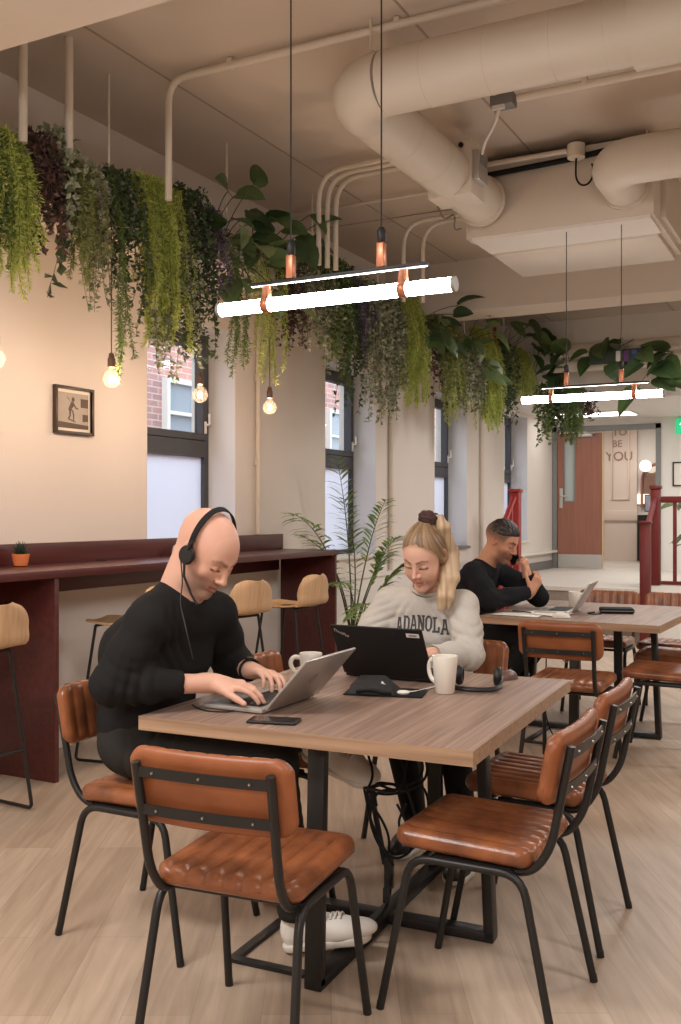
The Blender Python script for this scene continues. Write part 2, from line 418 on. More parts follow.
mb.b2((0, -.022, 0), (LW, .022, q0)); mb.b2((0, -.022, q1), (LW, .022, LH)); mb.b2((0, -.022, q0), (v0, .022, q1)); mb.b2((v1, -.022, q0), (LW, .022, q1))
mb.build('leaf', M['door'], dr)
mb = MB(); mb.b2((v0, -.004, q0), (v1, .004, q1)); mb.build('vision_panel', mat('vision_glass', lin(176, 186, 184), .1), dr)
mb = MB()
for (a, b, c, d) in ((v0-.01, q0-.01, v0+.008, q1+.01), (v1-.008, q0-.01, v1+.01, q1+.01), (v0, q0-.012, v1, q0+.006), (v0, q1-.006, v1, q1+.012)): mb.b2((a, -.028, b), (c, -.020, d))
mb.build('bead', M['jamb'], dr)
mb = MB(); mb.b2((.005, -.026, .0), (LW-.005, -.0225, .20)); mb.build('kick_plate', M['kick'], dr)
mb = MB(); mb.b2((.025, -.032, .90), (.075, -.0225, 1.2), bev=.003); mb.tube([(.05, -.03, 1.08), (.05, -.07, 1.08), (.16, -.07, 1.08)], .011, 8, .02); mb.build('handle', M['kick'], dr)
mb = MB(); mb.b2((LW, -.02, .0), (LW+.012, .02, LH)); mb.build('edge', mat('pale_door_edge', lin(226, 206, 160), .5), dr)
mb = MB(); mb.b2((.25, -.07, LH-.06), (.52, -.0225, LH-.01), bev=.006); mb.tube([(.5, -.05, LH-.03), (.58, -.16, LH-.02), (.40, -.04, LH+.03)], .008, 6); mb.build('closer', M['kick'], dr)
# corridor behind the doorway
YC = 17.6
mb = MB(); mb.b2((XW, YC, PZ), (XR, YC+.15, CZ)); struct(mb, 'wall_corridor', M['white'], label='corridor wall seen through the doorway')
mb = MB(); mb.b2((XW-.001, YB+.15, 2.9), (XR, YC, 3.0)); struct(mb, 'ceiling_corridor', M['white'])
PM = mat('corridor_panel', lin(224, 208, 196), .6)
mb = MB()
px0, px1 = -3.78, -3.46
mb.b2((-3.9, YC-.08, PZ), (-3.34, YC-.001, 2.9)); yf = YC-.08
for (a, b, c, d) in ((px0, 1.58, px0+.03, 2.84), (px1-.03, 1.58, px1, 2.84), (px0+.03, 1.58, px1-.03, 1.61), (px0+.03, 2.81, px1-.03, 2.84)): mb.b2((a, yf-.025, b), (c, yf-.0005, d), bev=.004)
mb.b2((XW, YC-.06, 1.24), (XR, YC-.001, 1.30), bev=.006); mb.b2((-3.92, yf-.04, 1.22), (-3.32, yf-.001, 1.40), bev=.008); mb.b2((XW, YC-.02, PZ), (XR, YC-.001, PZ+.16))
struct(mb, 'trim_6', PM, label='panelled pilaster and dado rail in the corridor')
# ------------------------------------------------------------------ leather chairs
def cushion(mb, W, D, T, rc, ribs, amp, edge, f0=0.0, nu=65, nv=25, bend=None, under=True, mi=0):
    """padded slab: rounded outline W x D, thickness T, channels running along y; f0 = plain fraction at +y end"""
    def half(x):                               # y half extent of the rounded outline at x
        e = abs(x)-(W/2-rc)
        return D/2-(rc-math.sqrt(max(rc*rc-e*e, 0))) if e > 0 else D/2
    def prof(x, y):
        hy = half(x); ex = W/2-abs(x); ey = hy-abs(y); e = max(0, min(ex, ey))
        q = min(e/edge, 1); return math.sqrt(max(0, 1-(1-q)**2))
    def rib(x, y):
        p = W/ribs; s = abs(math.sin(PI*(x/p+.5*(ribs % 2 == 0)+.5)))**.6
        g = 1.0
        if f0: g = max(0, min(1, (D/2*(1-2*f0)-y)/(.06*D)+.5))
        return amp*(s-1)*g
    us = [-W/2+W*(.5-.5*math.cos(PI*i/(nu-1)))*1.0 for i in range(nu)]
    us = [-W/2+W*i/(nu-1) for i in range(nu)]; us = [-W/2, -W/2+.004]+us[1:-1]+[W/2-.004, W/2]
    vs = [(.5-.5*math.cos(PI*j/(nv-1)))*2-1 for j in range(nv)]
    def pt(i, j, top):
        x = us[i]; y = vs[j]*half(x); q = prof(x, y); z = T/2*q
        if top: z += rib(x, y)*q
        else: z = -z*(.8 if under else 1)
        y2 = y+(rib(x, y)*.5*(1 if y > 0 else -1) if abs(vs[j]) > .97 and top else 0)
        p = Vector((x, y2, z)); return bend(p) if bend else p
    nU = len(us)
    for top in (1, 0):
        V = [pt(i, j, top) for j in range(nv) for i in range(nU)]
        F = [(j*nU+i, j*nU+i+1, (j+1)*nU+i+1, (j+1)*nU+i) for j in range(nv-1) for i in range(nU-1)]
        mb.add(V, F, 1 if (not top and mi) else 0)
    # close the rim
    rim = [(i, 0) for i in range(nU)]+[(nU-1, j) for j in range(1, nv)]+[(i, nv-1) for i in range(nU-2, -1, -1)]+[(0, j) for j in range(nv-2, 0, -1)]
    V = [pt(i, j, 1) for i, j in rim]+[pt(i, j, 0) for i, j in rim]; n = len(rim)
    mb.add(V, [(k, (k+1) % n, n+(k+1) % n, n+k) for k in range(n)])
def make_chair():
    t = thing('dining_chair', '', 'chair')
    mb = MB(); cushion(mb, .41, .40, .062, .055, 8, .0095, .032, f0=.10)
    mb.xf(Matrix.Translation((0, .02, .467)) @ Matrix.Rotation(R(1.5), 4, 'X'))
    mb.build('seat', M['leather'], t, 60)
    # backrest: pad in the plane x-z, hollowed a little, leaning back
    def bend(p): return Vector((p.x, p.y, p.z-.35*p.x*p.x*-1))
    mb = MB(); cushion(mb, .442, .195, .045, .05, 8, .007, .024, bend=bend, mi=1)
    lean = Matrix.Translation((0, -.240, .707)) @ Matrix.Rotation(R(90+11), 4, 'X') @ Matrix.Rotation(PI, 4, 'Y') @ Matrix.Rotation(PI, 4, 'Z')
    mb.xf(lean); mb.build('backrest', [M['leather'], M['leatherback']], t, 60)
    r = .0115
    for sx in (-1, 1):
        fr = MB()
        fr.tube([(sx*.214, .245, .006), (sx*.193, .165, .425), (sx*.193, -.15, .425), (sx*.214, -.240, .006)], r, 10, .06)
        fr.cyl((sx*.2143, .2463, .0), (sx*.2135, .243, .02), r*1.03, n=10)
        fr.cyl((sx*.2143, -.2413, .0), (sx*.2135, -.238, .02), r*1.03, n=10)
        fr.build('leg_frame', M['steel'], t, 50)
        up = MB(); up.tube([(sx*.172, .10, .428), (sx*.172, -.17, .426), (sx*.176, -.222, .50), (sx*.180, -.276, .772)], r, 10, .055)
        up.build('upright', M['steel'], t, 50)
    cr = MB()
    cr.cyl((-.193, .13, .425), (.193, .13, .425), .009, n=8); cr.build('cross_bar', M['steel'], t, 50)
    cr = MB(); cr.cyl((-.193, -.12, .425), (.193, -.12, .425), .009, n=8); cr.build('cross_bar', M['steel'], t, 50)
    for z, yy in ((.750, -.271), (.655, -.2525)):
        rl = MB()
        P = [Vector((x, yy-.004+.012*(x/.18)**2*0-.010*(1-(x/.18)**2), z)) for x in [-.18+.045*i for i in range(9)]]
        rl.tube(P, .0125, 8, flat=.28) if False else None
        n = len(P); V = []
        for p in P:
            V += [p+Vector((0, -.0025, -.0125)), p+Vector((0, .0025, -.0135)), p+Vector((0, .0025, .0125)), p+Vector((0, -.0025, .0125))]
        F = []
        for i in range(n-1):
            for k in range(4): F.append((i*4+k, i*4+(k+1) % 4, (i+1)*4+(k+1) % 4, (i+1)*4+k))
        F += [(3, 2, 1, 0), tuple((n-1)*4+k for k in range(4))]
        rl.add(V, F); rail = rl.build('back_rail', M['steel'], t, 40)
        for x in (-.13, 0, .13):
            b = MB(); y0 = yy-.004-.010*(1-(x/.18)**2)-.0025; b.cyl((x, y0, z), (x, y0-.004, z), .0036, .0028, n=10); b.build('bolt', M['bolt'], rail, 50)
    return t
chair0 = make_chair()
CH = [  # x, y, facing (deg, world: 90 = +y), label, group
    (-1.373, 2.168, 95, 'tan leather chair with its back to us at the near side of the front table', 'chairs at the front table'),
    (-.917, 2.689, 180, 'empty tan leather chair at the right side of the front table, nearer of two', 'chairs at the front table'),
    (-.935, 3.285, 180, 'empty tan leather chair at the right side of the front table, farther of two', 'chairs at the front table'),
    (-2.05, 2.64, 0, 'tan leather chair the bald man in black sits on', 'chairs at the front table'),
    (-1.87, 3.285, 0, 'tan leather chair beyond the bald man, channelled back showing behind his hands', 'chairs at the front table'),
    (-1.585, 3.95, 262, 'tan leather chair the woman in the grey sweatshirt sits on', 'chairs at the front table'),
    (-1.345, 5.26, 90, 'tan leather chair with its back to us at the near side of the back table', 'chairs at the back table'),
    (-.94, 5.80, 180, 'tan leather chair at the right side of the back table, nearer of two', 'chairs at the back table'),
    (-1.0, 6.45, 180, 'tan leather chair half hidden behind the nearer right-hand chair of the back table', 'chairs at the back table'),
    (-2.17, 6.15, 0, 'tan leather chair under the man holding a phone', 'chairs at the back table'),
    (-1.575, 6.99, 270, 'tan leather chair at the far side of the back table, by the open laptop', 'chairs at the back table'),
    (-1.10, 6.99, 270, 'tan leather chair at the far side of the back table, below the red posts', 'chairs at the back table'),
]
for i, (x, y, a, lab, g) in enumerate(CH):
    c = chair0 if i == 0 else copytree(chair0)
    c.location = (x, y, 0.001); c.rotation_euler = (0, 0, R(a-90)); c['label'] = lab; c['group'] = g

# ------------------------------------------------------------------ tables
def make_table():
    t = thing('dining_table', '', 'table')
    w, l, th, z = 1.055, 1.20, .042, .75
    mb = MB(); mb.b2((-w/2+.001, -l/2+.001, z-.003), (w/2-.001, l/2-.001, z)); mb.b2((-w/2+.002, -l/2+.002, z-th), (w/2-.002, l/2-.002, z-.003))
    top = mb.build('tabletop', M['wood'], t)
    mb = MB()
    for s in (-1, 1):
        mb.b2((-w/2, s*l/2-.001, z-th), (w/2, s*l/2+.001, z-.0005)); mb.b2((s*w/2-.001, -l/2, z-th), (s*w/2+.001, l/2, z-.0005))
    mb.build('edge_band', M['woodedge'], top)
    b = .054; k = .012
    def flat(p, q, wd):                             # rectangular bar p -> q, width wd across, 12 mm thick... kept square to the run
        p = Vector(p); q = Vector(q); d = q-p; L = d.length; u = d.normalized()
        side = Vector((0, 0, 1)).cross(u) if abs(u.z) < .5 else wd[1]
        side.normalize(); nn = u.cross(side)
        rot = Matrix((side, u, nn)).transposed()
        return (p+q)/2, (wd[0], L, .032), rot
    for name, (px, py, qx, qy), ax in (('leg', (.032, -.525, .032, -.50), Vector((1, 0, 0))), ('leg', (.032, .525, .032, .50), Vector((1, 0, 0))), ('leg', (-.40, 0, -.37, 0), Vector((0, 1, 0))), ('leg', (.40, 0, .37, 0), Vector((0, 1, 0)))):
        mb = MB(); c, d, r = flat((px, py, .012), (qx, qy, z-th-.012), (b, ax)); mb.box(c, d, r, bev=.003); mb.build(name, M['steel'], t)
    mb = MB(); mb.b2((.032-b/2, -.54, .001), (.032+b/2, .54, .034), bev=.003); mb.build('floor_bar', M['steel'], t)
    mb = MB(); mb.b2((-.415, -b/2, .0015), (.415, b/2, .0335), bev=.003); mb.build('floor_bar', M['steel'], t)
    mb = MB(); mb.b2((.032-b/2, -.51, z-th-.02), (.032+b/2, .51, z-th), bev=.002); mb.b2((-.38, -b/2, z-th-.0195), (.38, b/2, z-th-.0005), bev=.002); mb.build('top_plate', M['steel'], t)
    mb = MB(); mb.b2((-.285, -.455, .002), (-.255, -.03, .014)); mb.b2((-.285, -.485, .002), (.005, -.4555, .0135)); mb.build('tie_bar', M['steel'], t)
    return t
t1 = make_table(); t1.location = (-1.433, 3.012, 0); t1.rotation_euler = (0, 0, R(2.6)); t1['label'] = 'walnut topped table on black steel base at which the bald man and the woman work'
t2 = copytree(t1); t2.location = (-1.45, 6.2, 0); t2.rotation_euler = (0, 0, R(-2)); t2['label'] = 'walnut topped table farther back where the man on the phone sits'
t1['group'] = t2['group'] = 'square dining tables'

# ------------------------------------------------------------------ bar counter along the wall
bar = thing('bar_counter', 'long oxblood red bar counter fixed along the window wall', 'bar counter', (-3.83, 4.4, 0))
Lb = 6.84-4.4
mb = MB(); mb.b2((XW+.002+3.83, -2.6, 1.037), (-3.57+3.83, Lb, 1.077), bev=.002); mb.build('worktop', M['red'], bar)
mb = MB(); mb.b2((XW+.002+3.83, -2.6, 1.0772), (XW+.027+3.83, Lb, 1.195), bev=.002); mb.build('backsplash', M['red'], bar)
mb = MB(); mb.b2((XW+.002+3.83, -2.55, .91), (XW+.022+3.83, Lb-.05, 1.0368), bev=.001); mb.build('rail', M['red'], bar)
for yy in (-.60, Lb-.005):
    mb = MB(); mb.b2((XW+.023+3.83, yy-.03, 0), (-3.585+3.83, yy, 1.0368), bev=.001); mb.build('end_panel', M['red'], bar)
mb = MB(); mb.cyl((-4.02+3.83, 4.62-4.4, 1.0772), (-4.02+3.83, 4.62-4.4, 1.0805), .032, n=20); mb.build('cable_grommet', M['black'], bar, 40)
mb = MB(); mb.lathe([(0, 0), (.022, 0), (.032, .02), (.028, .05), (.016, .07), (0, .074)], n=7); o = mb.build('small_ornament', mat('pale_pink_glaze', lin(232, 206, 204), .5), None, 20)
o.location = (-4.02, 5.36, 1.0785); tag(o, 'small pale pink ornament on the red bar behind the bald man\'s neck', 'ornament')
# ------------------------------------------------------------------ bar stools
def make_stool():
    t = thing('bar_stool', '', 'stool')
    def shell(u, v, off=0):
        w = .185
        # profile along v: seat front -> seat back -> up the backrest
        if v < .55:
            q = v/.55; y = .19-.36*q; z = .765-.012*math.sin(PI*q); ww = w*(.95-.1*(1-q)**3)
        else:
            q = (v-.55)/.45; a = min(1, q/.35)*PI/2*.93
            y = -.17-.055*math.sin(a)-.03*max(0, q-.35); z = .765+.055*(1-math.cos(a))+max(0, q-.35)*.225; ww = w*(1.0-.12*max(0, q-.4)**1.5)
        s = (u-.5)*2
        cr = 1-(1-math.sqrt(max(0, 1-max(0, (v-.80)/.20)**2)))*.50-(1-math.sqrt(max(0, 1-max(0, (.1-v)/.1)**2)))*.35
        x = ww*s*cr
        curve = .05*s*s*max(0, min(1, (v-.45)/.3))
        return Vector((x, y+curve, z+.012*s*s*(1 if v < .6 else 0)-.012*s**4*max(0, (v-.8)/.2)+off))
    mb = MB(); n, k = 17, 34
    T = [[shell(i/(n-1), j/(k-1)) for i in range(n)] for j in range(k)]
    N = [[None]*n for _ in range(k)]
    for j in range(k):
        for i in range(n):
            a = T[j][min(i+1, n-1)]-T[j][max(i-1, 0)]; b = T[min(j+1, k-1)][i]-T[max(j-1, 0)][i]; N[j][i] = a.cross(b).normalized()*.011
    V = [T[j][i] for j in range(k) for i in range(n)]+[T[j][i]+N[j][i] for j in range(k) for i in range(n)]
    o = n*k; F = []
    for j in range(k-1):
        for i in range(n-1):
            q = (j*n+i, j*n+i+1, (j+1)*n+i+1, (j+1)*n+i); F.append(q); F.append(tuple(x+o for x in reversed(q)))
    for j in range(k-1):
        for i in (0, n-1): F.append((j*n+i, (j+1)*n+i, (j+1)*n+i+o, j*n+i+o))
    for i in range(n-1):
        for j in (0, k-1): F.append((j*n+i, j*n+i+1, j*n+i+1+o, j*n+i+o))
    mb.add(V, F); mb.build('seat_shell', M['ply'], t, 50)
    zb = .742
    for sx in (-1, 1):
        lg = MB(); lg.tube([(sx*.13, .12, zb), (sx*.19, .21, .012), (sx*.19, -.21, .012), (sx*.13, -.13, zb)], .0085, 8, .03); lg.build('leg_frame', M['steel'], t, 50)
    mb = MB(); mb.tube([(-.13, .12, zb), (.13, .12, zb)], .008, 8); mb.tube([(-.13, -.13, zb), (.13, -.13, zb)], .008, 8); mb.b2((-.1, -.1, zb), (.1, .1, zb+.012)); mb.build('under_frame', M['steel'], t, 50)
    fy = .12+.09*(zb-.28)/(zb-.012); fx = .13+.06*(zb-.28)/(zb-.012)
    mb = MB(); mb.tube([(-fx, fy, .28), (fx, fy, .28)], .008, 8); mb.tube([(-fx, -fy, .28), (fx, -fy, .28)], .008, 8); mb.build('foot_rail', M['steel'], t, 50)
    return t
st0 = make_stool()
for i, (x, y, a, lab) in enumerate([
        (-3.57, 3.20, 176, 'birch ply bar stool cut by the left edge, before the red counter panel'),
        (-3.62, 4.37, 190, 'bar stool mostly hidden behind the bald man, only its black leg and seat edge showing'),
        (-3.38, 5.02, 170, 'birch ply bar stool just behind the bald man\'s face'),
        (-3.32, 5.65, 178, 'birch ply bar stool farthest along, before the end panel of the red bar')]):
    s = st0 if i == 0 else copytree(st0)
    s.location = (x, y, 0.001); s.rotation_euler = (0, 0, R(a-90)); s['label'] = lab; s['group'] = 'ply bar stools at the red bar'
# succulent in a clay pot
t = thing('potted_succulent', 'small spiky succulent in an orange clay pot on the red bar', 'plant', (-3.98, 3.93, 1.0785))
mb = MB(); mb.lathe([(.030, 0), (.036, .004), (.046, .058), (.046, .066), (.041, .066), (.039, .05), (0, .05)], n=24); mb.build('pot', M['terra'], t, 40)
mb = MB(); rnd = random.Random(3)
for k in range(34):
    a = k*2.4; e = .25+1.2*(k/34); L = .075-.02*(1-k/34)
    d = Vector((math.cos(a)*math.cos(e), math.sin(a)*math.cos(e), math.sin(e))); p0 = Vector((0, 0, .052))
    P = [p0+d*(L*q)+Vector((0, 0, .012*q*q)) for q in (0, .3, .65, 1)]
    mb.tube(P, [.006, .0085, .006, .0008], 5, flat=.5)
mb.build('leaves', mat('succulent_green', lin(46, 66, 52), .5, nz=.3, scale=(60, 60, 60)), t, 50)
# framed photo on the wall
fy, fz = on_x(72, 411, XW)[1:]
t = thing('framed_photo', 'small black framed skateboarder photo on the cream wall above the bar', 'picture', (XW+.001, fy, fz))
fw, fh = .162, .140
mb = MB(); b = .018
for (a, c, d, e) in ((-fw, -fh, -fw+b, fh), (fw-b, -fh, fw, fh), (-fw+b, fh-b, fw-b, fh), (-fw+b, -fh, fw-b, -fh+b)): mb.b2((0, a, c), (.028, d, e), bev=.002)
mb.build('frame', mat('dark_picture_frame', lin(62, 46, 38), .45), t)
mb = MB(); mb.b2((.002, -fw+b, -fh+b), (.010, fw-b, fh-b)); mb.build('mount', mat('photo_mount', lin(232, 222, 210), .7), t)
mb = MB(); mb.b2((.0102, -fw+b+.018, -fh+b+.018), (.0112, fw-b-.018, fh-b-.018)); pr = mb.build('print', mat('photo_print', lin(176, 166, 154), .6, nz=.12, scale=(20, 20, 20)), t)
mb = MB()
def figure2d(pts, r, x=.0126): mb.tube([(x, p, q) for p, q in pts], r, 8, flat=None)
mb2 = MB()
def flatpoly(poly, x0=.0113, x1=.0120): mb2.prism([(p*.80, q*.80) for p, q in poly], 'X', x0, x1)
W2, H2 = fw-b-.018, fh-b-.018
flatpoly([(-W2/.8, -H2/.8), (W2/.8, -H2/.8), (W2/.8, -H2/.8+.03), (-W2/.8, -H2/.8+.045)])                        # ground
flatpoly([(.075, .03), (W2/.8-.004, .03), (W2/.8-.004, .095), (.075, .095)]); flatpoly([(.095, -.075), (W2/.8-.004, -.07), (W2/.8-.004, -.02), (.095, -.02)])
body = [[(-.075, .10), (-.06, .095), (-.03, .065), (-.022, .06)], [(-.022, .068), (.005, .06), (.012, .04), (-.02, .015), (-.045, .03)], [(-.045, .03), (-.02, .015), (-.01, .005), (-.045, -.01), (-.055, .01)],
        [(-.045, .0), (-.025, -.005), (-.03, -.04), (-.045, -.06), (-.055, -.055), (-.045, -.035)], [(-.02, .008), (-.004, .0), (.008, -.035), (.004, -.075), (-.006, -.075), (-.006, -.035)],
        [(.005, .055), (.025, .03), (.05, .02), (.05, .012), (.02, .018), (.0, .04)], [(-.06, -.055), (-.06, -.065), (.02, -.085), (.022, -.078)]]
for poly in body: flatpoly(poly, .0113, .0118)
hd = [(-.005+.016*math.cos(2*PI*k/12), .082+.018*math.sin(2*PI*k/12)) for k in range(12)]; flatpoly(hd, .0113, .0118)
mb2.build('picture_figure', mat('photo_ink', lin(92, 78, 68), .7), pr)

# ------------------------------------------------------------------ linear lamps over the tables
def make_lamp(cl):
    t = thing('pendant_lamp', '', 'lamp')           # origin at the tube centre
    L = .92; r = .0235
    mb = MB(); mb.cyl((-L/2+.012, 0, 0), (L/2-.012, 0, 0), r, n=24); mb.build('light_tube', M['tube'], t)
    for s in (-1, 1):
        mb = MB(); mb.cyl((s*(L/2-.012), 0, 0), (s*L/2, 0, 0), r*1.05, n=24); mb.build('end_cap', M['cap'], t)
    xs = (-.255, .275)
    for s, x in zip((-1, 1), xs):
        mb = MB()                                   # strap looped round the tube
        P = [Vector((x, .0265*math.sin(a), -.0265*math.cos(a))) for a in [R(-150+300*i/20) for i in range(21)]]
        P = [Vector((x, -.004, .072))]+P+[Vector((x, .004, .072))]
        V = []; n = len(P)
        for p in P: V += [p+Vector((-.014, 0, 0)), p+Vector((.014, 0, 0))]
        mb.add(V, [(2*i, 2*i+1, 2*i+3, 2*i+2) for i in range(n-1)])
        o = mb.build('strap', M['copper'], t); md = o.modifiers.new('solid', 'SOLIDIFY'); md.thickness = .0025
    mb = MB(); mb.b2((-.32, -.012, .070), (.365, .012, .082), bev=.002); hb = mb.build('hanger_bar', M['black'], t)
    mb = MB(); mb.b2((-.315, -.006, .0685), (.36, .006, .0698)); mb.build('led_strip', M['strip'], hb)
    for x in (-.155, .195):
        mb = MB(); mb.b2((x-.014, -.014, .0825), (x+.014, .014, .165), bev=.004); g = mb.build('cord_grip', M['copper'], t)
        mb = MB(); mb.lathe([(.013, .1655), (.0155, .17), (.0155, .205), (.010, .216), (.004, .218)], (x, 0, 0), 16); mb.build('cord_boot', M['black'], g)
        mb = MB(); mb.cyl((x, 0, .19), (x, 0, cl), .0028, n=6); mb.build('cord', M['black'], t)
    return t
lp1 = make_lamp(1.63); lp1.location = (-1.60, 3.0, 2.105); lp1['label'] = 'glowing tube lamp with copper straps hanging over the front table'; lp1['group'] = 'linear tube lamps'
lp2 = make_lamp(1.078); lp2.location = (-1.505, 6.37, 2.108); lp2['group'] = 'linear tube lamps'; lp2['label'] = 'glowing tube lamp with copper straps hanging over the back table'
# ------------------------------------------------------------------ ducts, ventilation box, conduits
t = thing('round_duct', 'fat pale spiral duct crossing the ceiling, turning back to the ventilation box', 'duct', (-2.19, 4.3, 3.42))
r = .148
def duct(mb, pts, r, rings=True, n=28):
    mb.tube(pts, r, n)
P = [(4.5+2.1, 0, 0), (2.25, 0, 0)]
mb = MB(); mb.tube([(6.69, 0, 0), (1.36, 0, 0)], r*1.16, 28); mb.build('wide_section', M['duct'], t, 50)
mb = MB(); mb.tube([(1.36, 0, 0), (.20, 0, 0)], r, 28)
for x in (.42, .72, 1.02, 1.25): mb.tube([(x-.006, 0, 0), (x+.006, 0, 0)], r*1.012, 28)
mb.build('straight_section', M['duct'], t, 50)
mb = MB(); Rb = .20
arc = [(.20-Rb*math.sin(a), Rb-Rb*math.cos(a), 0) for a in [R(90*i/8) for i in range(9)]]
mb.tube(arc, r*1.006, 28); mb.build('elbow', M['duct'], t, 50)
mb = MB(); mb.tube([(0, .20, 0), (0, 1.93, 0)], r, 28); mb.tube([(0, 1.90, 0), (0, 1.935, 0)], r*1.12, 28)
for y in (.22, .6, 1.0): mb.tube([(0, y, 0), (0, y+.014, 0)], r*1.012, 28)
mb.build('branch_section', M['duct'], t, 50)
for x in (.12, 1.9, 3.4):
    mb = MB(); mb.cyl((x, .0, r), (x, .0, CZ-3.42-.001), .006, n=6); mb.b2((x-.02, -.02, r-.004), (x+.02, .02, r+.02)); mb.build('hanger', M['pipe'], t)
bx = thing('damper_box', 'boxy white damper with a silver actuator clamped round the duct branch', 'damper', (-2.16, 5.72, 3.44))
mb = MB(); mb.box((-.01, 0, .0), (.28, .24, .33), bev=.006)
db = mb.build('housing', M['duct'], bx)
mb = MB(); mb.b2((.131, -.10, -.08), (.168, .07, .10), bev=.006); ac = mb.build('actuator', M['silver'], bx)
mb = MB(); mb.b2((.1685, -.07, .02), (.172, .04, .08)); mb.build('face_plate', M['grey'], ac)
mb = MB()
for y in (-.02, .05): mb.cyl((.0+y*1.3, -.121, .13), (.0+y*1.3, -.13, .13), .016, n=12)
mb.build('port', M['black'], bx)
v = thing('ventilation_box', 'large pale rectangular ventilation unit hung under the ceiling', 'ventilation unit', (-1.70, 6.85, 3.2))
mb = MB(); mb.b2((-.60, -.55, 0.01), (.60, .55, .50), bev=.004); mb.build('casing', M['duct'], v)
mb = MB(); mb.b2((-.58, -.545, -.012), (.58, -.16, .0095)); mb.build('filter_tray', M['white'], v)
mb = MB(); mb.b2((-.56, -.15, -.028), (.56, .54, .0095), bev=.003); mb.build('lower_panel', M['duct'], v)
mb = MB(); mb.b2((-.64, -.5, .02), (-.6005, -.35, .24)); mb.build('side_flange', M['duct'], v)
mb = MB(); mb.b2((.6005, -.3, .05), (.63, .4, .32)); mb.build('side_flange', M['duct'], v)
for x, y in ((-.55, -.5), (.55, -.5), (-.55, .5), (.55, .5)):
    mb = MB(); mb.cyl((x, y, .50), (x, y, .5495), .008, n=6); mb.build('hanger', M['pipe'], v)
d2 = thing('inlet_duct', 'shorter round duct elbow entering the ventilation box from the right', 'duct', (-1.27, 5.85, 3.40))
mb = MB(); r2 = .132
mb.tube([(5.85, 0, 0), (.30, 0, 0)], r2, 28)
for x in (.34, .95, 1.6): mb.tube([(x-.006, 0, 0), (x+.006, 0, 0)], r2*1.015, 28)
mb.build('straight_section', M['duct'], d2, 50)
mb = MB(); Rb = .16
mb.tube([(.30, 0, 0)]+[(.16-Rb*math.sin(a), Rb-Rb*math.cos(a), 0) for a in [R(90*i/8) for i in range(9)]]+[(0, .44, 0)], r2*1.006, 28); mb.build('elbow', M['duct'], d2, 50)
mb = MB(); mb.tube([(0, .41, 0), (0, .447, 0)], r2*1.13, 28); mb.build('collar', M['duct'], d2, 50)
def conduit(name, label, pts, r=.016, clips=(), m='pipe', cat='conduit', fillet=.12, group=None):
    mb = MB(); mb.tube(pts, r, 10, fillet)
    o = mb.build(name, M[m], None, 50); tag(o, label, cat, group)
    for c in clips:
        k = MB(); k.box(c, (.03, .05, .05), bev=.004); k.build('clip', M[m], o)
    return o
zc = CZ-.04
conduit('conduit', 'white conduit rising beside the plants and running over the big duct', [(-3.3, 4.33, 3.06), (-3.3, 4.33, zc), (4.5, 4.40, zc)], .020, [(-2.9, 4.34, zc+.01), (-1.95, 4.35, zc+.01), (-.9, 4.36, zc+.01)])
conduit('conduit', 'white conduit ending at the small grey junction box', [(4.5, 5.38, zc-.02), (-1.68, 5.38, zc-.02)], .022, [(-1.3, 5.38, zc), (-.3, 5.38, zc)])
for k, dy in enumerate((-.09, 0, .09)):
    conduit('conduit', ['left one of three white conduits bending up together behind the front lamp', 'middle one of three white conduits bending up together behind the front lamp', 'right one of three white conduits bending up together behind the front lamp'][k],
            [(-3.22+dy*.2, 6.0+dy, 3.05), (-3.22+dy*.2, 6.0+dy, zc-.03), (-2.305, 6.0+dy*1.1-.03, zc-.03)], .018, [(-2.7, 6.0+dy*1.06-.015, zc-.01)], fillet=.2, group='three bending conduits')
for k, y in enumerate((7.25, 7.36)):
    conduit('conduit', ['white conduit dropping behind the right end of the front lamp, nearer of a pair', 'white conduit dropping behind the right end of the front lamp, farther of a pair'][k], [(-3.2+.12*k, y, 3.05), (-3.2+.12*k, y, zc-.03), (-2.31, y, zc-.03)], .017, fillet=.2)
conduit('conduit', 'thin dark-edged conduit along the wall end of the ceiling above the plants', [(-4.05, 6.75, zc), (-2.31, 6.72, zc)], .012)
conduit('conduit', 'thick white conduit rising from the plants at the left edge, under the near beam', [(-3.5, 3.47, 3.12), (-3.5, 3.47, CZ-.002)], .022)
conduit('conduit', 'thick white conduit rising from the plants, second from the left edge', [(-3.5, 3.78, 3.12), (-3.5, 3.78, CZ-.002)], .022)
o = conduit('power_cable', 'thick black cable along the top front edge of the ventilation box', [(-2.25, 6.275, 3.60), (-1.60, 6.278, 3.62), (-1.09, 6.28, 3.665)], .018, m='rubber', cat='cable', fillet=.05)
conduit('conduit', 'short white conduit in front of the ventilation box reaching the round box', [(-2.2, 6.235, 3.66), (-1.62, 6.235, 3.66)], .016)
mb = MB(); mb.lathe([(.05, 0), (.055, .004), (.055, .085), (.048, .09)], (0, 0, 0), 24); o = mb.build('round_junction_box', M['pipe'], None, 40); o.location = (-1.56, 6.225, 3.60); tag(o, 'round white junction box on the front of the ventilation box', 'junction box')
a = [(-1.56+.055+.055*math.cos(q), 6.225, 3.60-.05+.08*math.sin(q)-.03*(q > PI)) for q in [R(180+8*i) for i in range(28)]]
o = conduit('loop_cable', 'thin black cable hanging in a loop below the round junction box', [(-1.56, 6.225, 3.599)]+[(x, y-.01, z-.02) for x, y, z in a], .006, m='rubber', cat='cable', fillet=0)
mb = MB(); mb.box((0, 0, 0), (.13, .10, .075), bev=.006); o = mb.build('junction_box', M['grey'], None, 40); o.location = (-1.76, 5.38, 3.69); tag(o, 'small grey junction box on the ceiling between the ducts', 'junction box')
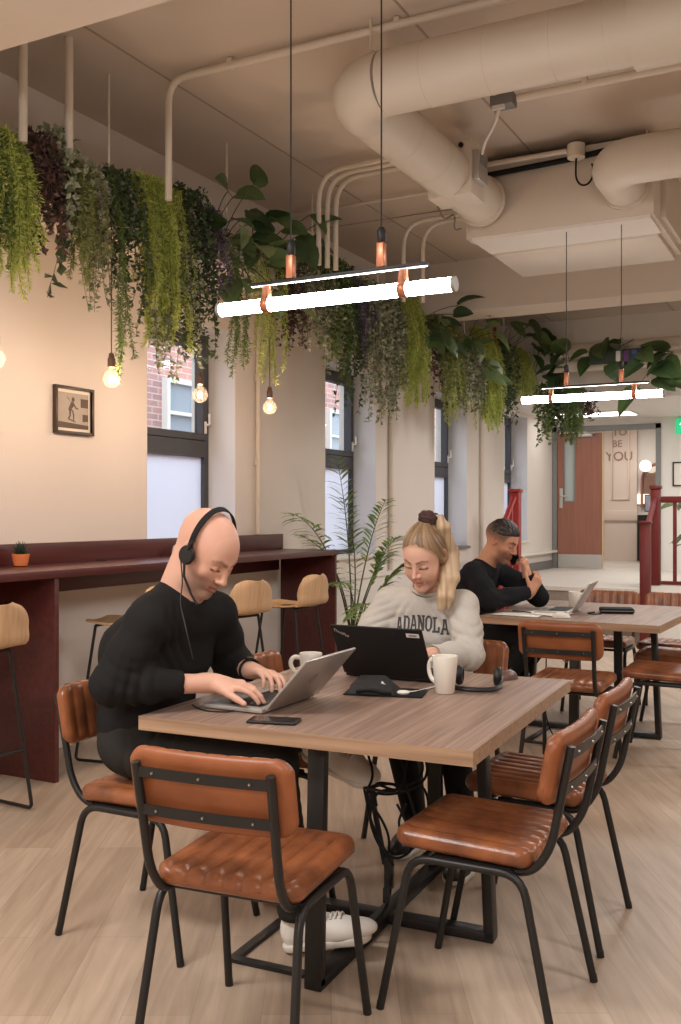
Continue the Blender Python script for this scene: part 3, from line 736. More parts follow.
mb = MB(); mb.b2((-.05, -.052, -.06), (.02, -.03, -.038)); mb.build('terminal', M['white'], o)
conduit('flex_cable', 'white flexible cable from the grey junction box down to the damper', [(-1.77, 5.34, 3.645), (-1.80, 5.36, 3.57), (-1.93, 5.55, 3.54), (-1.985, 5.66, 3.52)], .009, m='white', cat='cable', fillet=.05)
conduit('wire_loop', 'grey wire loop hanging under the duct near the ventilation box', [(-2.38, 6.0, 3.52), (-2.42, 6.0, 3.38), (-2.38, 6.05, 3.27), (-2.33, 6.12, 3.34), (-2.34, 6.12, 3.22), (-2.32, 6.2, 3.25)], .006, m='grey', cat='cable', fillet=.06)
conduit('wall_pipe', 'slim white pipe running down the wall behind the rightmost bulb', [(-4.07, 6.46, 1.20), (-4.07, 6.46, 3.0)], .02, [(-4.075, 6.46, 2.4), (-4.075, 6.46, 1.75)], cat='pipe')
for k, (y, lab) in enumerate(((8.92, 'slim white pipe on the wall left of the third window'), (11.6, 'slim white pipe on the wall right of the third window'))):
    conduit('wall_pipe', lab, [(-4.07, y, .80), (-4.07, y, 3.2)], .022, cat='pipe')
conduit('sprinkler_pipe', 'red pipe under the ceiling beyond the second beam', [(-3.5, 10.4, 3.05), (-3.5, 10.4, 3.62), (-2.9, 10.4, 3.62)], .018, m='redp', cat='pipe', fillet=.06)
for k, (z, y) in enumerate(((3.30, 11.75), (3.10, 11.65))):
    conduit('insulated_pipe', ['upper fat white pipe running across above the back lamp', 'lower fat white pipe running across above the back lamp'][k], [(-3.2, y, z), (4.5, y, z)], .075, cat='pipe', fillet=0)
BXC = at_y(617, 357, 11.45)
mb = MB(); mb.box((0, 0, 0), (.62, .06, .15), bev=.01); o = mb.build('cable_box', mat('dark_green_box', lin(52, 66, 52), .6), None, 40); o.location = (BXC[0], 11.42, BXC[2]); tag(o, 'dark green box with coloured labels on the pipes above the back lamp', 'box')
mb = MB()
for x in (.0, .09, .18): mb.b2((x, -.0345, -.06), (x+.05, -.0305, .06), mi=int(x > .05)+int(x > .1))
mb.build('label_strip', [M['paper'], mat('violet_label', lin(110, 60, 130), .6), mat('blue_label', lin(60, 90, 170), .6)], o)

# ------------------------------------------------------------------ shelf that carries the plants, hung on rods
TX0, TX1, TZ0, TZ1 = -4.06, -3.56, 2.96, 3.12
mb = MB(); mb.b2((TX0, 2.2, TZ0), (TX1, 12.15, TZ0+.02)); mb.b2((TX1-.02, 2.2, TZ0+.02), (TX1, 12.15, TZ1)); mb.b2((TX0, 2.2, TZ0+.02), (TX0+.02, 12.15, TZ1))
o = mb.build('hanging_shelf', M['beam'], None); tag(o, 'long pale trough shelf hung along the window wall, overgrown with plants', 'shelf')
for y in (4.19, 5.325, 6.46, 7.6, 9.7, 11.0):
    mb = MB(); mb.cyl((TX1-.035, y, TZ0+.02), (TX1-.035, y, CZ-.0005 if not 8.8 < y < 9.35 else 3.27), .007, n=8); mb.build('hanger_rod', M['pipe'], o)
# globe bulbs
def make_bulb():
    t = thing('pendant_bulb', '', 'lamp')
    mb = MB()
    prof = [(0, -.0475)]+[(.0475*math.sin(q), -.0475*math.cos(q)) for q in [R(12*i) for i in range(1, 13)]]+[(.019, .048), (.0135, .058), (.0135, .068)]
    mb.lathe(prof, n=28); g = mb.build('glass_globe', None or M['bulbglass'], t, 60)
    mb = MB()
    for k in range(4):
        a = k*PI/2+.3; mb.tube([(.006*math.cos(a), .006*math.sin(a), .02), (.013*math.cos(a), .013*math.sin(a), -.016), (.008*math.cos(a+.8), .008*math.sin(a+.8), .018)], .0014, 5)
    mb.build('filament', M['filament'], t)
    pl = bpy.data.lights.new('bulb_light', 'POINT'); pl.energy = 12; pl.color = (1, .70, .49); pl.shadow_soft_size = .012; po = bpy.data.objects.new('bulb_light', pl); COL.objects.link(po); po.parent = t
    mb = MB(); mb.lathe([(.0165, .060), (.0205, .064), (.0205, .108), (.016, .113), (.0135, .135), (.006, .140), (0, .14)], n=20); mb.build('socket', M['socket'], t, 40)
    mb = MB(); mb.tube([(0, 0, .138), (0, 0, .82), (-.04, 0, .99)], .0032, 6, .05); mb.build('cord', M['socket'], t)
    return t
m = bpy.data.materials.new('bulb_glass'); m.use_nodes = True; nt = m.node_tree
for n in list(nt.nodes):
    if n.type == 'BSDF_PRINCIPLED': nt.nodes.remove(n)
tr = nt.nodes.new('ShaderNodeBsdfTransparent'); tr.inputs['Color'].default_value = (1, .97, .92, 1)
gl = nt.nodes.new('ShaderNodeBsdfGlossy'); gl.inputs['Roughness'].default_value = .05
lw = nt.nodes.new('ShaderNodeLayerWeight'); lw.inputs['Blend'].default_value = .5; pw = nt.nodes.new('ShaderNodeMath'); pw.operation = 'POWER'; pw.inputs[1].default_value = 4; nt.links.new(lw.outputs['Facing'], pw.inputs[0])
tl = nt.nodes.new('ShaderNodeBsdfTranslucent'); tl.inputs['Color'].default_value = (1, .9, .74, 1); m0 = nt.nodes.new('ShaderNodeMixShader'); m0.inputs['Fac'].default_value = .012; nt.links.new(tr.outputs[0], m0.inputs[1]); nt.links.new(tl.outputs[0], m0.inputs[2])
mx = nt.nodes.new('ShaderNodeMixShader'); nt.links.new(pw.outputs[0], mx.inputs['Fac']); nt.links.new(m0.outputs[0], mx.inputs[1]); nt.links.new(gl.outputs[0], mx.inputs[2]); nt.links.new(mx.outputs[0], nt.nodes['Material Output'].inputs['Surface'])
M['bulbglass'] = m
b0 = make_bulb()
for i, (y, lab) in enumerate(((3.30, 'globe bulb half cut by the left edge of the picture'), (4.10, 'globe bulb on a brown cord to the right of the framed photo'), (4.90, 'globe bulb hanging before the first window'), (5.70, 'globe bulb farthest along, beside the slim wall pipe'))):
    b = b0 if i == 0 else copytree(b0)
    b.location = (-3.5, y, 2.075); b['label'] = lab; b['group'] = 'globe bulbs hanging from the plant shelf'

# ------------------------------------------------------------------ hanging plants
LM = {
    'lime': leafmat('lime_fern', lin(164, 180, 84), lin(212, 218, 128), .5, .35),
    'olive': leafmat('olive_fern', lin(118, 128, 74), lin(160, 164, 106), .5, .3),
    'green': leafmat('mid_green_leaf', lin(82, 106, 56), lin(132, 150, 86)),
    'dark': leafmat('dark_green_leaf', lin(48, 66, 44), lin(92, 110, 72)),
    'varie': leafmat('variegated_leaf', lin(92, 106, 72), lin(196, 196, 168)),
    'burg': leafmat('burgundy_leaf', lin(62, 42, 44), lin(110, 80, 72)),
    'purple': leafmat('purple_blossom', lin(86, 74, 98), lin(140, 126, 148)),
    'big': leafmat('broad_leaf', lin(52, 74, 46), lin(92, 116, 68), .38, .15),
    'bigpale': leafmat('pale_broad_leaf', lin(86, 106, 66), lin(126, 144, 96), .4, .25),
    'stem': mat('plant_stem', lin(84, 84, 52), .7),
    'twig': mat('brown_stem', lin(88, 70, 52), .8),
}
def strand(rnd, x0, y0, z0, L, out=.10, wob=.02):
    """a stem that comes over the lip and hangs"""
    n = max(6, int(L/.05)); P = []; dy = rnd.uniform(-.05, .05); px, py = rnd.uniform(0, 6), rnd.uniform(0, 6)
    o = out*rnd.uniform(.5, 1.3); up = rnd.uniform(.02, .07)
    for i in range(n+1):
        q = i/n
        x = x0+o*(1-math.exp(-q*5))+wob*math.sin(px+q*6)*q; y = y0+dy*q+wob*math.sin(py+q*5)*q
        z = z0+up*math.exp(-((q-.06)/.07)**2)-L*max(0, q-.05)
        P.append(Vector((x, y, z)))
    return P
def leaf(mb, p, d, nrm, L, W, fold=.25, mi=0):
    s = d.cross(nrm)
    if s.length < 1e-6: return
    s.normalize(); up = s.cross(d).normalized()
    a = p; b = p+d*L*.5+s*W*.5+up*W*fold; c = p+d*L; e = p+d*L*.5-s*W*.5+up*W*fold; md = p+d*L*.5
    mb.add([a, b, c, e, md], [(0, 1, 4), (1, 2, 4), (0, 4, 3), (4, 2, 3)], mi)
def rvec(rnd):
    while True:
        v = Vector((rnd.uniform(-1, 1), rnd.uniform(-1, 1), rnd.uniform(-1, 1)))
        if .05 < v.length < 1: return v.normalized()
def bigleaf(mb, p, d, nrm, L, W, droop=.3):
    s = d.cross(nrm).normalized(); up = s.cross(d).normalized()
    out = [(0, .0), (.06, .55), (.2, .92), (.42, 1.0), (.65, .8), (.85, .45), (1, .03)]
    V = []; F = []
    for q, w in out:
        c = p+d*L*q-up*droop*L*q*q; back = -d*.06*L*(1 if q == .06 else 0)
        for k in (-1, -.5, 0, .5, 1): V.append(c+back*abs(k)+s*W*.5*w*k+up*W*.16*abs(k)*w)
    for i in range(len(out)-1):
        for k in range(4): F.append((i*5+k, i*5+k+1, (i+1)*5+k+1, (i+1)*5+k))
    mb.add(V, F)
def plant(kind, col, y0, wy, top, bot, label, seed, x0=TX1, n=None, low=None, cat='hanging plant', out=None, dens=1.0):
    """kind: fern | vine | broad; hangs from the shelf lip between heights top and bot"""
    rnd = random.Random(seed); t = thing({'fern': 'hanging_fern', 'vine': 'hanging_vine', 'broad': 'hanging_leaf_plant'}[kind], label, cat, (x0, y0, TZ1), 0, 'plants along the hanging shelf')
    st = MB(); fo = MB(); L = top-bot; zt = top-TZ1
    nv = lambda f: n or max(5, int(wy*f))
    if kind == 'fern':
        for k in range(nv(170)):
            Ls = L*(rnd.uniform(.55, .92) if rnd.random() < .8 else rnd.uniform(.92, 1.05))
            P = strand(rnd, rnd.uniform(-.10, .02), rnd.uniform(-.5, .5)*wy, zt, Ls, out or .13, .025)
            st.tube(P, .0013, 3, caps=False)
            for i in range(len(P)-1):
                a, b = P[i], P[i+1]
                for j in range(int(6*dens)):
                    p = a.lerp(b, j/int(6*dens)); u = (b-a).normalized()
                    for q in range(4):
                        d = (rvec(rnd)+u*.7).normalized(); leaf(fo, p, d, rvec(rnd), rnd.uniform(.020, .042), .0068, .1)
    elif kind == 'vine':
        sz = (low or .03)*1.18
        for k in range(nv(85)):
            Ls = L*(rnd.uniform(.45, .85) if rnd.random() < .75 else rnd.uniform(.85, 1.03))
            P = strand(rnd, rnd.uniform(-.1, .0), rnd.uniform(-.5, .5)*wy, zt, Ls, out or .12, .03)
            st.tube(P, .0016, 3, caps=False)
            for i in range(len(P)-1):
                a, b = P[i], P[i+1]; u = (b-a).normalized(); m_ = max(2, int(.05/sz*3.4*dens))
                for j in range(m_):
                    p = a.lerp(b, (j+rnd.random())/m_)
                    d = rvec(rnd); d = (d+Vector((.35, 0, -.25))).normalized(); leaf(fo, p, d, (rvec(rnd)+Vector((.5, 0, .6))).normalized(), sz*rnd.uniform(.7, 1.25), sz*rnd.uniform(.5, .75), .18)
    else:
        for k in range(int((n or 8)*(1.6 if x0 else .75))):
            a = rnd.uniform(-1.3, 1.3); h = rnd.uniform(bot, top)-TZ1
            p0 = Vector((rnd.uniform(-.12, -.02), rnd.uniform(-.3, .3)*wy, -.08))
            e = Vector((rnd.uniform(-.02, .30), math.sin(a)*wy*.55, h)); mid = (p0+e)/2+Vector((.0, 0, .10))
            P = [p0.lerp(mid, q).lerp(mid.lerp(e, q), q) for q in [i/6 for i in range(7)]]
            st.tube(P, .0035, 5)
            d = Vector((rnd.uniform(.2, 1), math.sin(a)*rnd.uniform(.3, 1), rnd.uniform(-.9, .35))).normalized()
            L2 = (low or .15)*rnd.uniform(.85, 1.3); bigleaf(fo, e, d, (Vector((.7, -.5, .8))+rvec(rnd)*.5).normalized(), L2, L2*rnd.uniform(.7, .9), rnd.uniform(.1, .5))
    st.build('stems', LM['stem'], t, 0, weld=False); f = fo.build('foliage', LM[col], t, 0, weld=False)
    return t
def px_plant(kind, col, x0, x1, ytop, ybot, label, seed, X=-3.45, **kw):
    """the photo's column x0..x1, rows ytop..ybot, read on the plane of the shelf lip"""
    _, ya, _ = on_x(x0, 200, X); _, yb, _ = on_x(x1, 200, X); xm = (x0+x1)/2
    zt = on_x(xm, ytop, X)[2]; zb = on_x(xm, ybot, X)[2]
    return plant(kind, col, (ya+yb)/2, abs(yb-ya), min(max(zt, TZ1-.02), TZ1+.16) if kind != 'broad' else zt, zb, label, seed, **kw)
PL = [
 ('fern', 'lime', -14, 36, 128, 292, 'yellow-green feathery fern at the far left edge of the shelf', {}),
 ('vine', 'green', -6, 16, 130, 300, 'bushy mid-green vine low at the left picture edge', dict(low=.035)),
 ('vine', 'burg', 36, 66, 132, 262, 'dark burgundy vine, second clump from the left edge', dict(low=.034, dens=1.3)),
 ('vine', 'varie', 64, 84, 132, 268, 'silvery variegated vine between the burgundy vine and an olive fern', dict(low=.045)),
 ('vine', 'dark', 62, 80, 240, 300, 'single dark pothos sprig dangling below the burgundy vine', dict(low=.07, n=2)),
 ('fern', 'olive', 78, 99, 165, 285, 'hazy olive fern just left of the second bulb cord', {}),
 ('vine', 'varie', 96, 122, 168, 318, 'grey-green variegated vine above the second bulb', dict(low=.03)),
 ('vine', 'dark', 122, 152, 172, 322, 'dense dark green vine between the two feathery ferns over the first window', dict(low=.03, dens=1.2)),
 ('fern', 'green', 118, 140, 200, 385, 'long thin trailing fern wisps left of the first window', dict(n=5)),
 ('fern', 'lime', 152, 190, 186, 350, 'brightest yellow-green feathery fern, over the left part of the first window', dict(dens=1.2)),
 ('vine', 'varie', 154, 202, 240, 384, 'variegated vine ends dangling in front of the first window', dict(low=.03)),
 ('vine', 'dark', 188, 216, 190, 375, 'dark green vine hanging over the right frame of the first window', dict(low=.03, dens=1.2)),
 ('vine', 'purple', 216, 232, 208, 312, 'purple blossom trail right of the dark vine', dict(low=.026)),
 ('broad', 'big', 222, 256, 192, 262, 'large-leaved dark plant rising left of the front lamp\'s cord', dict(n=7, low=.19)),
 ('broad', 'bigpale', 236, 282, 250, 300, 'pale broad-leaved plant right behind the front lamp\'s left strap', dict(n=7, low=.17)),
 ('fern', 'green', 237, 252, 262, 378, 'slender green fern trail below the left end of the front lamp', dict(n=9)),
 ('broad', 'big', 256, 312, 212, 268, 'round-leaved dark plant standing up behind the front lamp\'s left cord', dict(n=12, low=.16)),
 ('fern', 'lime', 264, 284, 285, 388, 'light green fern trail above the rightmost bulb', dict(n=11)),
 ('vine', 'burg', 284, 312, 262, 358, 'brownish dark vine below the middle of the front lamp', dict(low=.03)),
 ('vine', 'varie', 306, 342, 262, 356, 'variegated grey-green vine over the wall left of the second window', dict(low=.032)),
 ('vine', 'green', 330, 352, 258, 380, 'mid-green leafy vine at the left frame of the second window', dict(low=.034)),
 ('vine', 'dark', 344, 366, 266, 420, 'long dark green trail hanging over the second window', dict(low=.03)),
 ('vine', 'purple', 360, 376, 280, 372, 'greyish purple trail beside the second window', dict(low=.026)),
 ('vine', 'varie', 374, 408, 290, 428, 'thick variegated vine reaching lowest between second and third windows', dict(low=.036)),
 ('fern', 'lime', 406, 426, 296, 408, 'bright feathery fern just below the right end of the front lamp', {}),
 ('broad', 'big', 420, 452, 300, 350, 'broad-leaved dark plant right of the front lamp\'s end', dict(n=9, low=.20)),
 ('vine', 'burg', 430, 448, 325, 400, 'thin dark reddish trail over the third window', dict(low=.04, n=7)),
 ('vine', 'olive', 446, 466, 322, 412, 'olive small-leaved vine right of the third window', dict(low=.036)),
 ('fern', 'lime', 450, 462, 375, 432, 'yellow tail of leaves dangling beside the third window', dict(n=8)),
 ('broad', 'bigpale', 462, 486, 320, 380, 'pale broad-leaved plant before the third window pier', dict(n=7, low=.2)),
 ('vine', 'varie', 468, 488, 340, 418, 'pale variegated vine left of the second bright fern column', dict(low=.036)),
 ('fern', 'lime', 486, 500, 334, 432, 'tall narrow bright green fern column, rightmost of its kind but one', dict(dens=1.2)),
 ('vine', 'dark', 498, 518, 336, 424, 'dark grey-green vine between two bright fern columns', dict(low=.04)),
 ('broad', 'big', 500, 526, 314, 334, 'few dark leaves standing up by the white rod beyond the second beam', dict(n=5, low=.22)),
 ('vine', 'olive', 512, 526, 340, 400, 'olive brown vine left of the last bright fern', dict(low=.04)),
 ('fern', 'lime', 522, 534, 338, 402, 'last bright green fern column, left of the back lamp', {}),
 ('broad', 'big', 534, 562, 340, 385, 'dark broad-leaved plant at the left end of the back lamp', dict(n=9, low=.26)),
]
for i, (kind, col, a, b, yt, yb, lab, kw) in enumerate(PL):
    px_plant(kind, col, a, b, yt, yb, lab, 100+i, **kw)
# the row turns along the pipes above the back lamp
for i, (kind, col, a, b, yt, yb, lab, kw) in enumerate([
        ('vine', 'green', 532, 552, 385, 446, 'green vine hanging below the left end of the back lamp', dict(low=.045)),
        ('vine', 'dark', 548, 566, 385, 440, 'dark vine hanging below the back lamp beside the door', dict(low=.045)),
        ('fern', 'green', 562, 582, 390, 446, 'soft green fern hanging below the back lamp in front of the door', {}),
        ('vine', 'burg', 576, 592, 392, 424, 'short dark vine ending below the back lamp', dict(low=.04)),
        ('broad', 'big', 560, 584, 345, 375, 'dark leaves above the left half of the back lamp', dict(n=7, low=.26)),
        ('broad', 'big', 588, 612, 340, 378, 'dark leaves above the middle of the back lamp', dict(n=7, low=.24)),
        ('broad', 'big', 614, 640, 336, 352, 'pair of broad dark leaves standing above the dark green box', dict(n=6, low=.26)),
        ('broad', 'big', 640, 664, 352, 388, 'cluster of big round leaves near the right end of the back lamp', dict(n=9, low=.30)),
        ('broad', 'big', 664, 690, 350, 384, 'big dark leaves at the right picture edge above the exit sign', dict(n=8, low=.28))]):
    Y = 11.5; xa, _, z1 = at_y(a, yt, Y); xb, _, z0 = at_y(b, yb, Y)
    p = plant(kind, col, 0, abs(xb-xa), z1, z0, lab, 300+i, x0=0, **kw)
    p.location = ((xa+xb)/2, Y+.12, TZ1); p.rotation_euler = (0, 0, R(-90)); p['group'] = 'plants along the back pipes'
# ------------------------------------------------------------------ palm behind the bar end
t = thing('potted_palm', 'tall feathery palm behind the end of the red bar by the second window', 'plant', (-3.72, 7.36, 0.001))
mb = MB(); mb.lathe([(.13, 0), (.14, .01), (.17, .30), (.175, .31), (.16, .31), (.155, .27), (0, .27)], n=28); mb.build('pot', M['grey'], t, 40)
PF = leafmat('palm_leaflet', lin(104, 138, 66), lin(158, 184, 116), .45, .35)
def frond(k, end, mid, nl=22, ll=.20, seed=0, base=(0, 0, .30)):
    rnd = random.Random(seed); p0 = Vector(base); e = Vector(end); m_ = Vector(mid)
    B = lambda q: p0*(1-q)**2+m_*2*q*(1-q)+e*q*q
    mb = MB(); P = [B(i/16) for i in range(17)]; mb.tube(P, [.008*(1-.8*i/16) for i in range(17)], 6); s = mb.build('frond', LM['stem'], t, 50)
    lf = MB()
    for i in range(nl):
        q = .42+.58*i/(nl-1); p = B(q); u = (B(min(1, q+.02))-B(q-.02)).normalized()
        side = u.cross(Vector((0, 0, 1))).normalized(); L = 1.25*ll*math.sin(PI*(.18+.72*(q-.42)/.58))**.8
        for sg in (-1, 1):
            d = (side*sg*.8+u*.75+Vector((0, 0, rnd.uniform(-.35, .1)))).normalized(); n_ = (Vector((0, 0, 1))+rvec(rnd)*.25).normalized()
            w = .030; s2 = d.cross(n_).normalized(); g = Vector((0, 0, -1))
            pts = [p, p+d*L*.35, p+d*L*.7+g*L*.06, p+d*L+g*L*.22]
            V = [pts[0]-s2*w*.15, pts[0]+s2*w*.15, pts[1]-s2*w*.5, pts[1]+s2*w*.5, pts[2]-s2*w*.4, pts[2]+s2*w*.4, pts[3]]
            lf.add(V, [(0, 1, 3, 2), (2, 3, 5, 4), (4, 5, 6)])
    lf.build('leaflets', PF, s, 0, weld=False)
def pf(px, py, X, Y0=7.36):
    x, y, z = on_x(px, py, X); return (x+3.72, y-Y0, z)
for k, (px, py, X, mid, nl, ll) in enumerate([
        (337, 459, -3.70, (.0, .0, 1.2), 18, .16), (290, 513, -3.72, (-.05, -.25, 1.25), 20, .17), (386, 500, -3.62, (.05, .2, 1.2), 20, .17),
        (401, 536, -3.55, (.1, .3, 1.1), 20, .18), (386, 553, -3.45, (.12, .25, .95), 18, .17), (402, 566, -3.4, (.2, .3, .85), 20, .18),
        (330, 585, -3.5, (.1, -.05, .9), 12, .12), (352, 618, -3.25, (.25, .0, .8), 16, .16), (300, 535, -3.66, (.02, -.2, 1.05), 14, .13), (345, 500, -3.6, (.05, .08, 1.0), 14, .14)]):
    frond(k, pf(px, py, X), mid, nl, ll, k)
# ------------------------------------------------------------------ balustrades of the landing
def rail_set(name, label, loc, parts):
    t = thing(name, label, 'railing', loc)
    for nm, boxes in parts:
        for lo, hi in boxes:
            mb = MB(); mb.b2(lo, hi, bev=.006); mb.build(nm, M['redp2'], t)
    return t
M['redp2'] = mat('dark_red_paint', lin(104, 31, 29), .4, spec=.5)
xn, yn = -1.93, PY-.02
t = thing('landing_railing', 'dark red balustrade and tall posts along the landing edge at the right', 'railing', (xn, yn, 0))
mb = MB(); mb.b2((-.048, -.048, PZ+.052), (.048, .048, 1.62), bev=.005); mb.b2((-.060, -.060, 1.62), (.060, .060, 1.66), bev=.008); mb.build('newel_post', M['redp2'], t)
mb = MB(); mb.b2((.056, -.035, 1.47), (5.5, .035, 1.54), bev=.01); mb.build('top_rail', M['redp2'], t)
mb = MB(); mb.b2((.056, -.025, PZ+.06), (5.5, .025, PZ+.10), bev=.005); mb.build('bottom_rail', M['redp2'], t)
for k in range(16):
    x = .20+.17*k; mb = MB(); mb.b2((x-.018, -.018, PZ+.1005), (x+.018, .018, 1.4695)); mb.build('baluster', M['redp2'], t)
x2, y2, z2 = at_y(645.5, 521, 10.35)
t = thing('step_post', 'shorter dark red post at the foot of the steps, in front of the tall one', 'post', (x2, 10.35, 0.001))
mb = MB(); mb.b2((-.05, -.05, 0), (.05, .05, z2-.03), bev=.005); mb.b2((-.06, -.06, z2-.03), (.06, .06, z2), bev=.008); mb.build('post', M['redp2'], t)
xh, yh = x2-xn, 10.35-yn
mb = MB(); mb.tube([(0, .06, z2-.09), (xn-x2, yn-10.35-.06, 1.5)], .03, 8); mb.build('handrail', M['redp2'], t)
# red handrail by the windows
xa, ya, za = at_y(515.5, 489, 11.15)
t = thing('stair_railing', 'bright red stair handrail with post by the farthest window', 'railing', (xa, 11.15, 0))
mb = MB(); mb.b2((-.055, -.055, PZ+.001), (.055, .055, za-.04), bev=.005); mb.b2((-.07, -.07, za-.04), (.07, .07, za), bev=.008); mb.build('newel_post', M['redp'], t)
xb, yb, zb = at_y(497, 532, 10.25)
d = Vector((xb-xa, yb-11.15, 0))
mb = MB(); mb.b2((d.x-.05, d.y-.05, .001), (d.x+.05, d.y+.05, zb-.02), bev=.005); mb.b2((d.x-.075, d.y-.075, zb-.02), (d.x+.075, d.y+.075, zb+.02), bev=.008); mb.build('low_post', M['redp'], t)
p = Vector((0, -.06, za-.10)); q = Vector((d.x, d.y+.05, zb-.06))
mb = MB(); mb.tube([p, q], .034, 8); mb.build('handrail', M['redp'], t)
for k in (.2, .45, .7):
    c = p.lerp(q, k); z0 = .53 if c.y > -.02 else (.36 if c.y > -.36 else .19)
    mb = MB(); mb.b2((c.x-.018, c.y-.018, z0-.16 if False else z0), (c.x+.018, c.y+.018, c.z-.02)); mb.build('baluster', M['redp'], t)
# plant on the landing behind the balustrade
t = thing('landing_plant', 'leafy green plant on the landing behind the dark red balusters', 'plant', (-1.55, 12.0, PZ+.001))
mb = MB(); mb.lathe([(.14, 0), (.19, .28), (.18, .28), (.17, .24), (0, .24)], n=24); mb.build('pot', M['grey'], t, 40)
mb = MB(); st = MB(); rnd = random.Random(5)
for k in range(26):
    a = rnd.uniform(0, 6.28); h = rnd.uniform(.35, 1.12); rr = rnd.uniform(.08, .38)
    e = Vector((rr*math.cos(a), rr*math.sin(a), h)); p0 = Vector((0, 0, .24)); m_ = Vector((e.x*.3, e.y*.3, h*.9))
    P = [p0*(1-q)**2+m_*2*q*(1-q)+e*q*q for q in [i/6 for i in range(7)]]; st.tube(P, .006, 5)
    d = Vector((math.cos(a), math.sin(a), rnd.uniform(-.5, .2))).normalized(); bigleaf(mb, e, d, Vector((0, -.3, 1)), rnd.uniform(.16, .26), rnd.uniform(.1, .17), .4)
st.build('stems', LM['stem'], t, 0, weld=False); mb.build('foliage', LM['bigpale'], t, 0, weld=False)
# exit sign, small frame on the end wall, soffit light
x, y, z = at_y(684, 426, YB-.06)
t = thing('exit_sign', 'small green exit sign on the white end wall at the right picture edge', 'sign', (x, YB-.055, z))
mb = MB(); mb.box((0, 0, 0), (.22, .03, .22), bev=.004); mb.build('sign_panel', M['sign'], t)
mb = MB(); mb.prism([(-.035, -.03), (.035, -.03), (.035, .02), (.065, .02), (0, .085), (-.065, .02), (-.035, .02)], 'Y', -.019, -.0155); mb.build('arrow', M['signw'], t)
mb = MB(); mb.box((0, .035, 0), (.08, .038, .08)); mb.build('bracket', M['white'], t)
x, y, z = at_y(684, 474, YB)
t = thing('wall_print', 'thin black framed white print on the end wall below the exit sign', 'picture', (x, YB-.001, z))
w_, h_ = .155, .175; mb = MB()
for (a, b, c, d) in ((-w_, -h_, -w_+.018, h_), (w_-.018, -h_, w_, h_), (-w_+.018, h_-.018, w_-.018, h_), (-w_+.018, -h_, w_-.018, -h_+.018)): mb.b2((a, -.02, b), (c, 0, d))
mb.build('frame', M['black'], t)
mb = MB(); mb.b2((-w_+.018, -.008, -h_+.018), (w_-.018, -.001, h_-.018)); mb.build('print', M['paper'], t)
mb = MB(); mb.b2((-.04, -.0095, -.05), (.05, -.0085, .0)); mb.b2((-.02, -.0095, .02), (.06, -.0085, .05)); mb.build('printed_shape', mat('print_grey', lin(190, 180, 180), .7), t)
t = thing('ceiling_panel_light', 'flat white light panel in the dropped ceiling just before the doorway', 'lamp', (-3.30, 14.0, 2.7495))
mb = MB(); mb.b2((-.62, -.32, -.012), (.62, .32, -.0002), bev=.003); mb.build('frame', M['white'], t)
mb = MB(); mb.b2((-.58, -.28, -.015), (.58, .28, -.0122)); mb.build('diffuser', glow('panel_diffuser', (1, .98, .95, 1), 4), t)
# things in the corridor
x, y, z = at_y(645.5, 466, YC-.30)
t = thing('globe_wall_lamp', 'round white globe wall lamp glowing in the corridor', 'lamp', (x, YC-.30, z))
mb = MB(); mb.ball((0, 0, 0), .10, nu=20, nv=12); mb.build('globe', glow('opal_globe', (1, .94, .86, 1), 1.3), t)
mb = MB(); mb.cyl((0, .1, 0), (0, .22, 0), .018, n=12); mb.build('wall_plate', M['copper'], t)
x, y, z = at_y(634, 466, YC-.001)
t = thing('strip_mirror', 'narrow dark framed panel with two small bulbs on the corridor wall', 'mirror', (x, YC-.001, z))
mb = MB(); mb.b2((-.06, -.03, -.21), (.06, 0, .21), bev=.003); mb.build('frame', M['black'], t)
mb = MB(); mb.b2((-.045, -.032, -.195), (.045, -.0302, .195)); mb.build('mirror_glass', mat('mirror_pane', lin(210, 200, 190), .12, metal=.8), t)
mb = MB()
for zz in (-.05, .05): mb.ball((.01, -.05, zz), .018, nu=10, nv=8)
mb.build('bulb', glow('small_bulb', (1, .85, .65, 1), 3), t)
x, y, z = at_y(658, 500, YC-.05)
t = thing('arched_mirror', 'pinkish arch framed mirror on the corridor wall, cut by the door frame', 'mirror', (x, YC-.001, z))
P = [(-.27, -.03, -.12), (-.27, -.03, .35)]+[(-.27*math.cos(a), -.03, .35+.27*math.sin(a)) for a in [R(15*i) for i in range(1, 12)]]+[(.27, -.03, .35), (.27, -.03, -.12)]
mb = MB(); mb.tube(P, .05, 8, flat=.5); mb.build('frame', mat('dusty_pink', lin(186, 130, 116), .5), t, 50)
poly = [(px_, pz_) for px_, _, pz_ in P]; mb = MB(); mb.prism(poly, 'Y', -.02, -.001); mb.build('mirror_glass', bpy.data.materials['mirror_pane'], t)
x, y, z = at_y(655, 540, YC-.5)
t = thing('corridor_cabinet', 'black cabinet standing in the corridor', 'cabinet', (x, YC-.35, PZ+.001))
mb = MB(); mb.b2((-.28, -.2, .03), (.5, .22, .80), bev=.004); mb.build('body', M['black'], t)
mb = MB(); mb.b2((-.26, -.212, .06), (.10, -.2005, .78)); mb.b2((.115, -.212, .06), (.48, -.2005, .78)); mb.build('door', M['black'], t)
mb = MB(); mb.b2((-.25, -.18, 0), (.47, .2, .03)); mb.build('plinth', M['rubber'], t)
t = thing('small_monitor', 'small monitor with a colourful screen on the black corridor cabinet', 'monitor', (x-.02, YC-.36, PZ+.803))
mb = MB(); mb.b2((-.17, -.03, .05), (.20, .0, .34), bev=.004); mb.b2((-.08, -.06, 0), (.1, .06, .015)); mb.b2((-.01, -.012, .012), (.03, -.002, .06)); mb.build('body', M['black'], t)
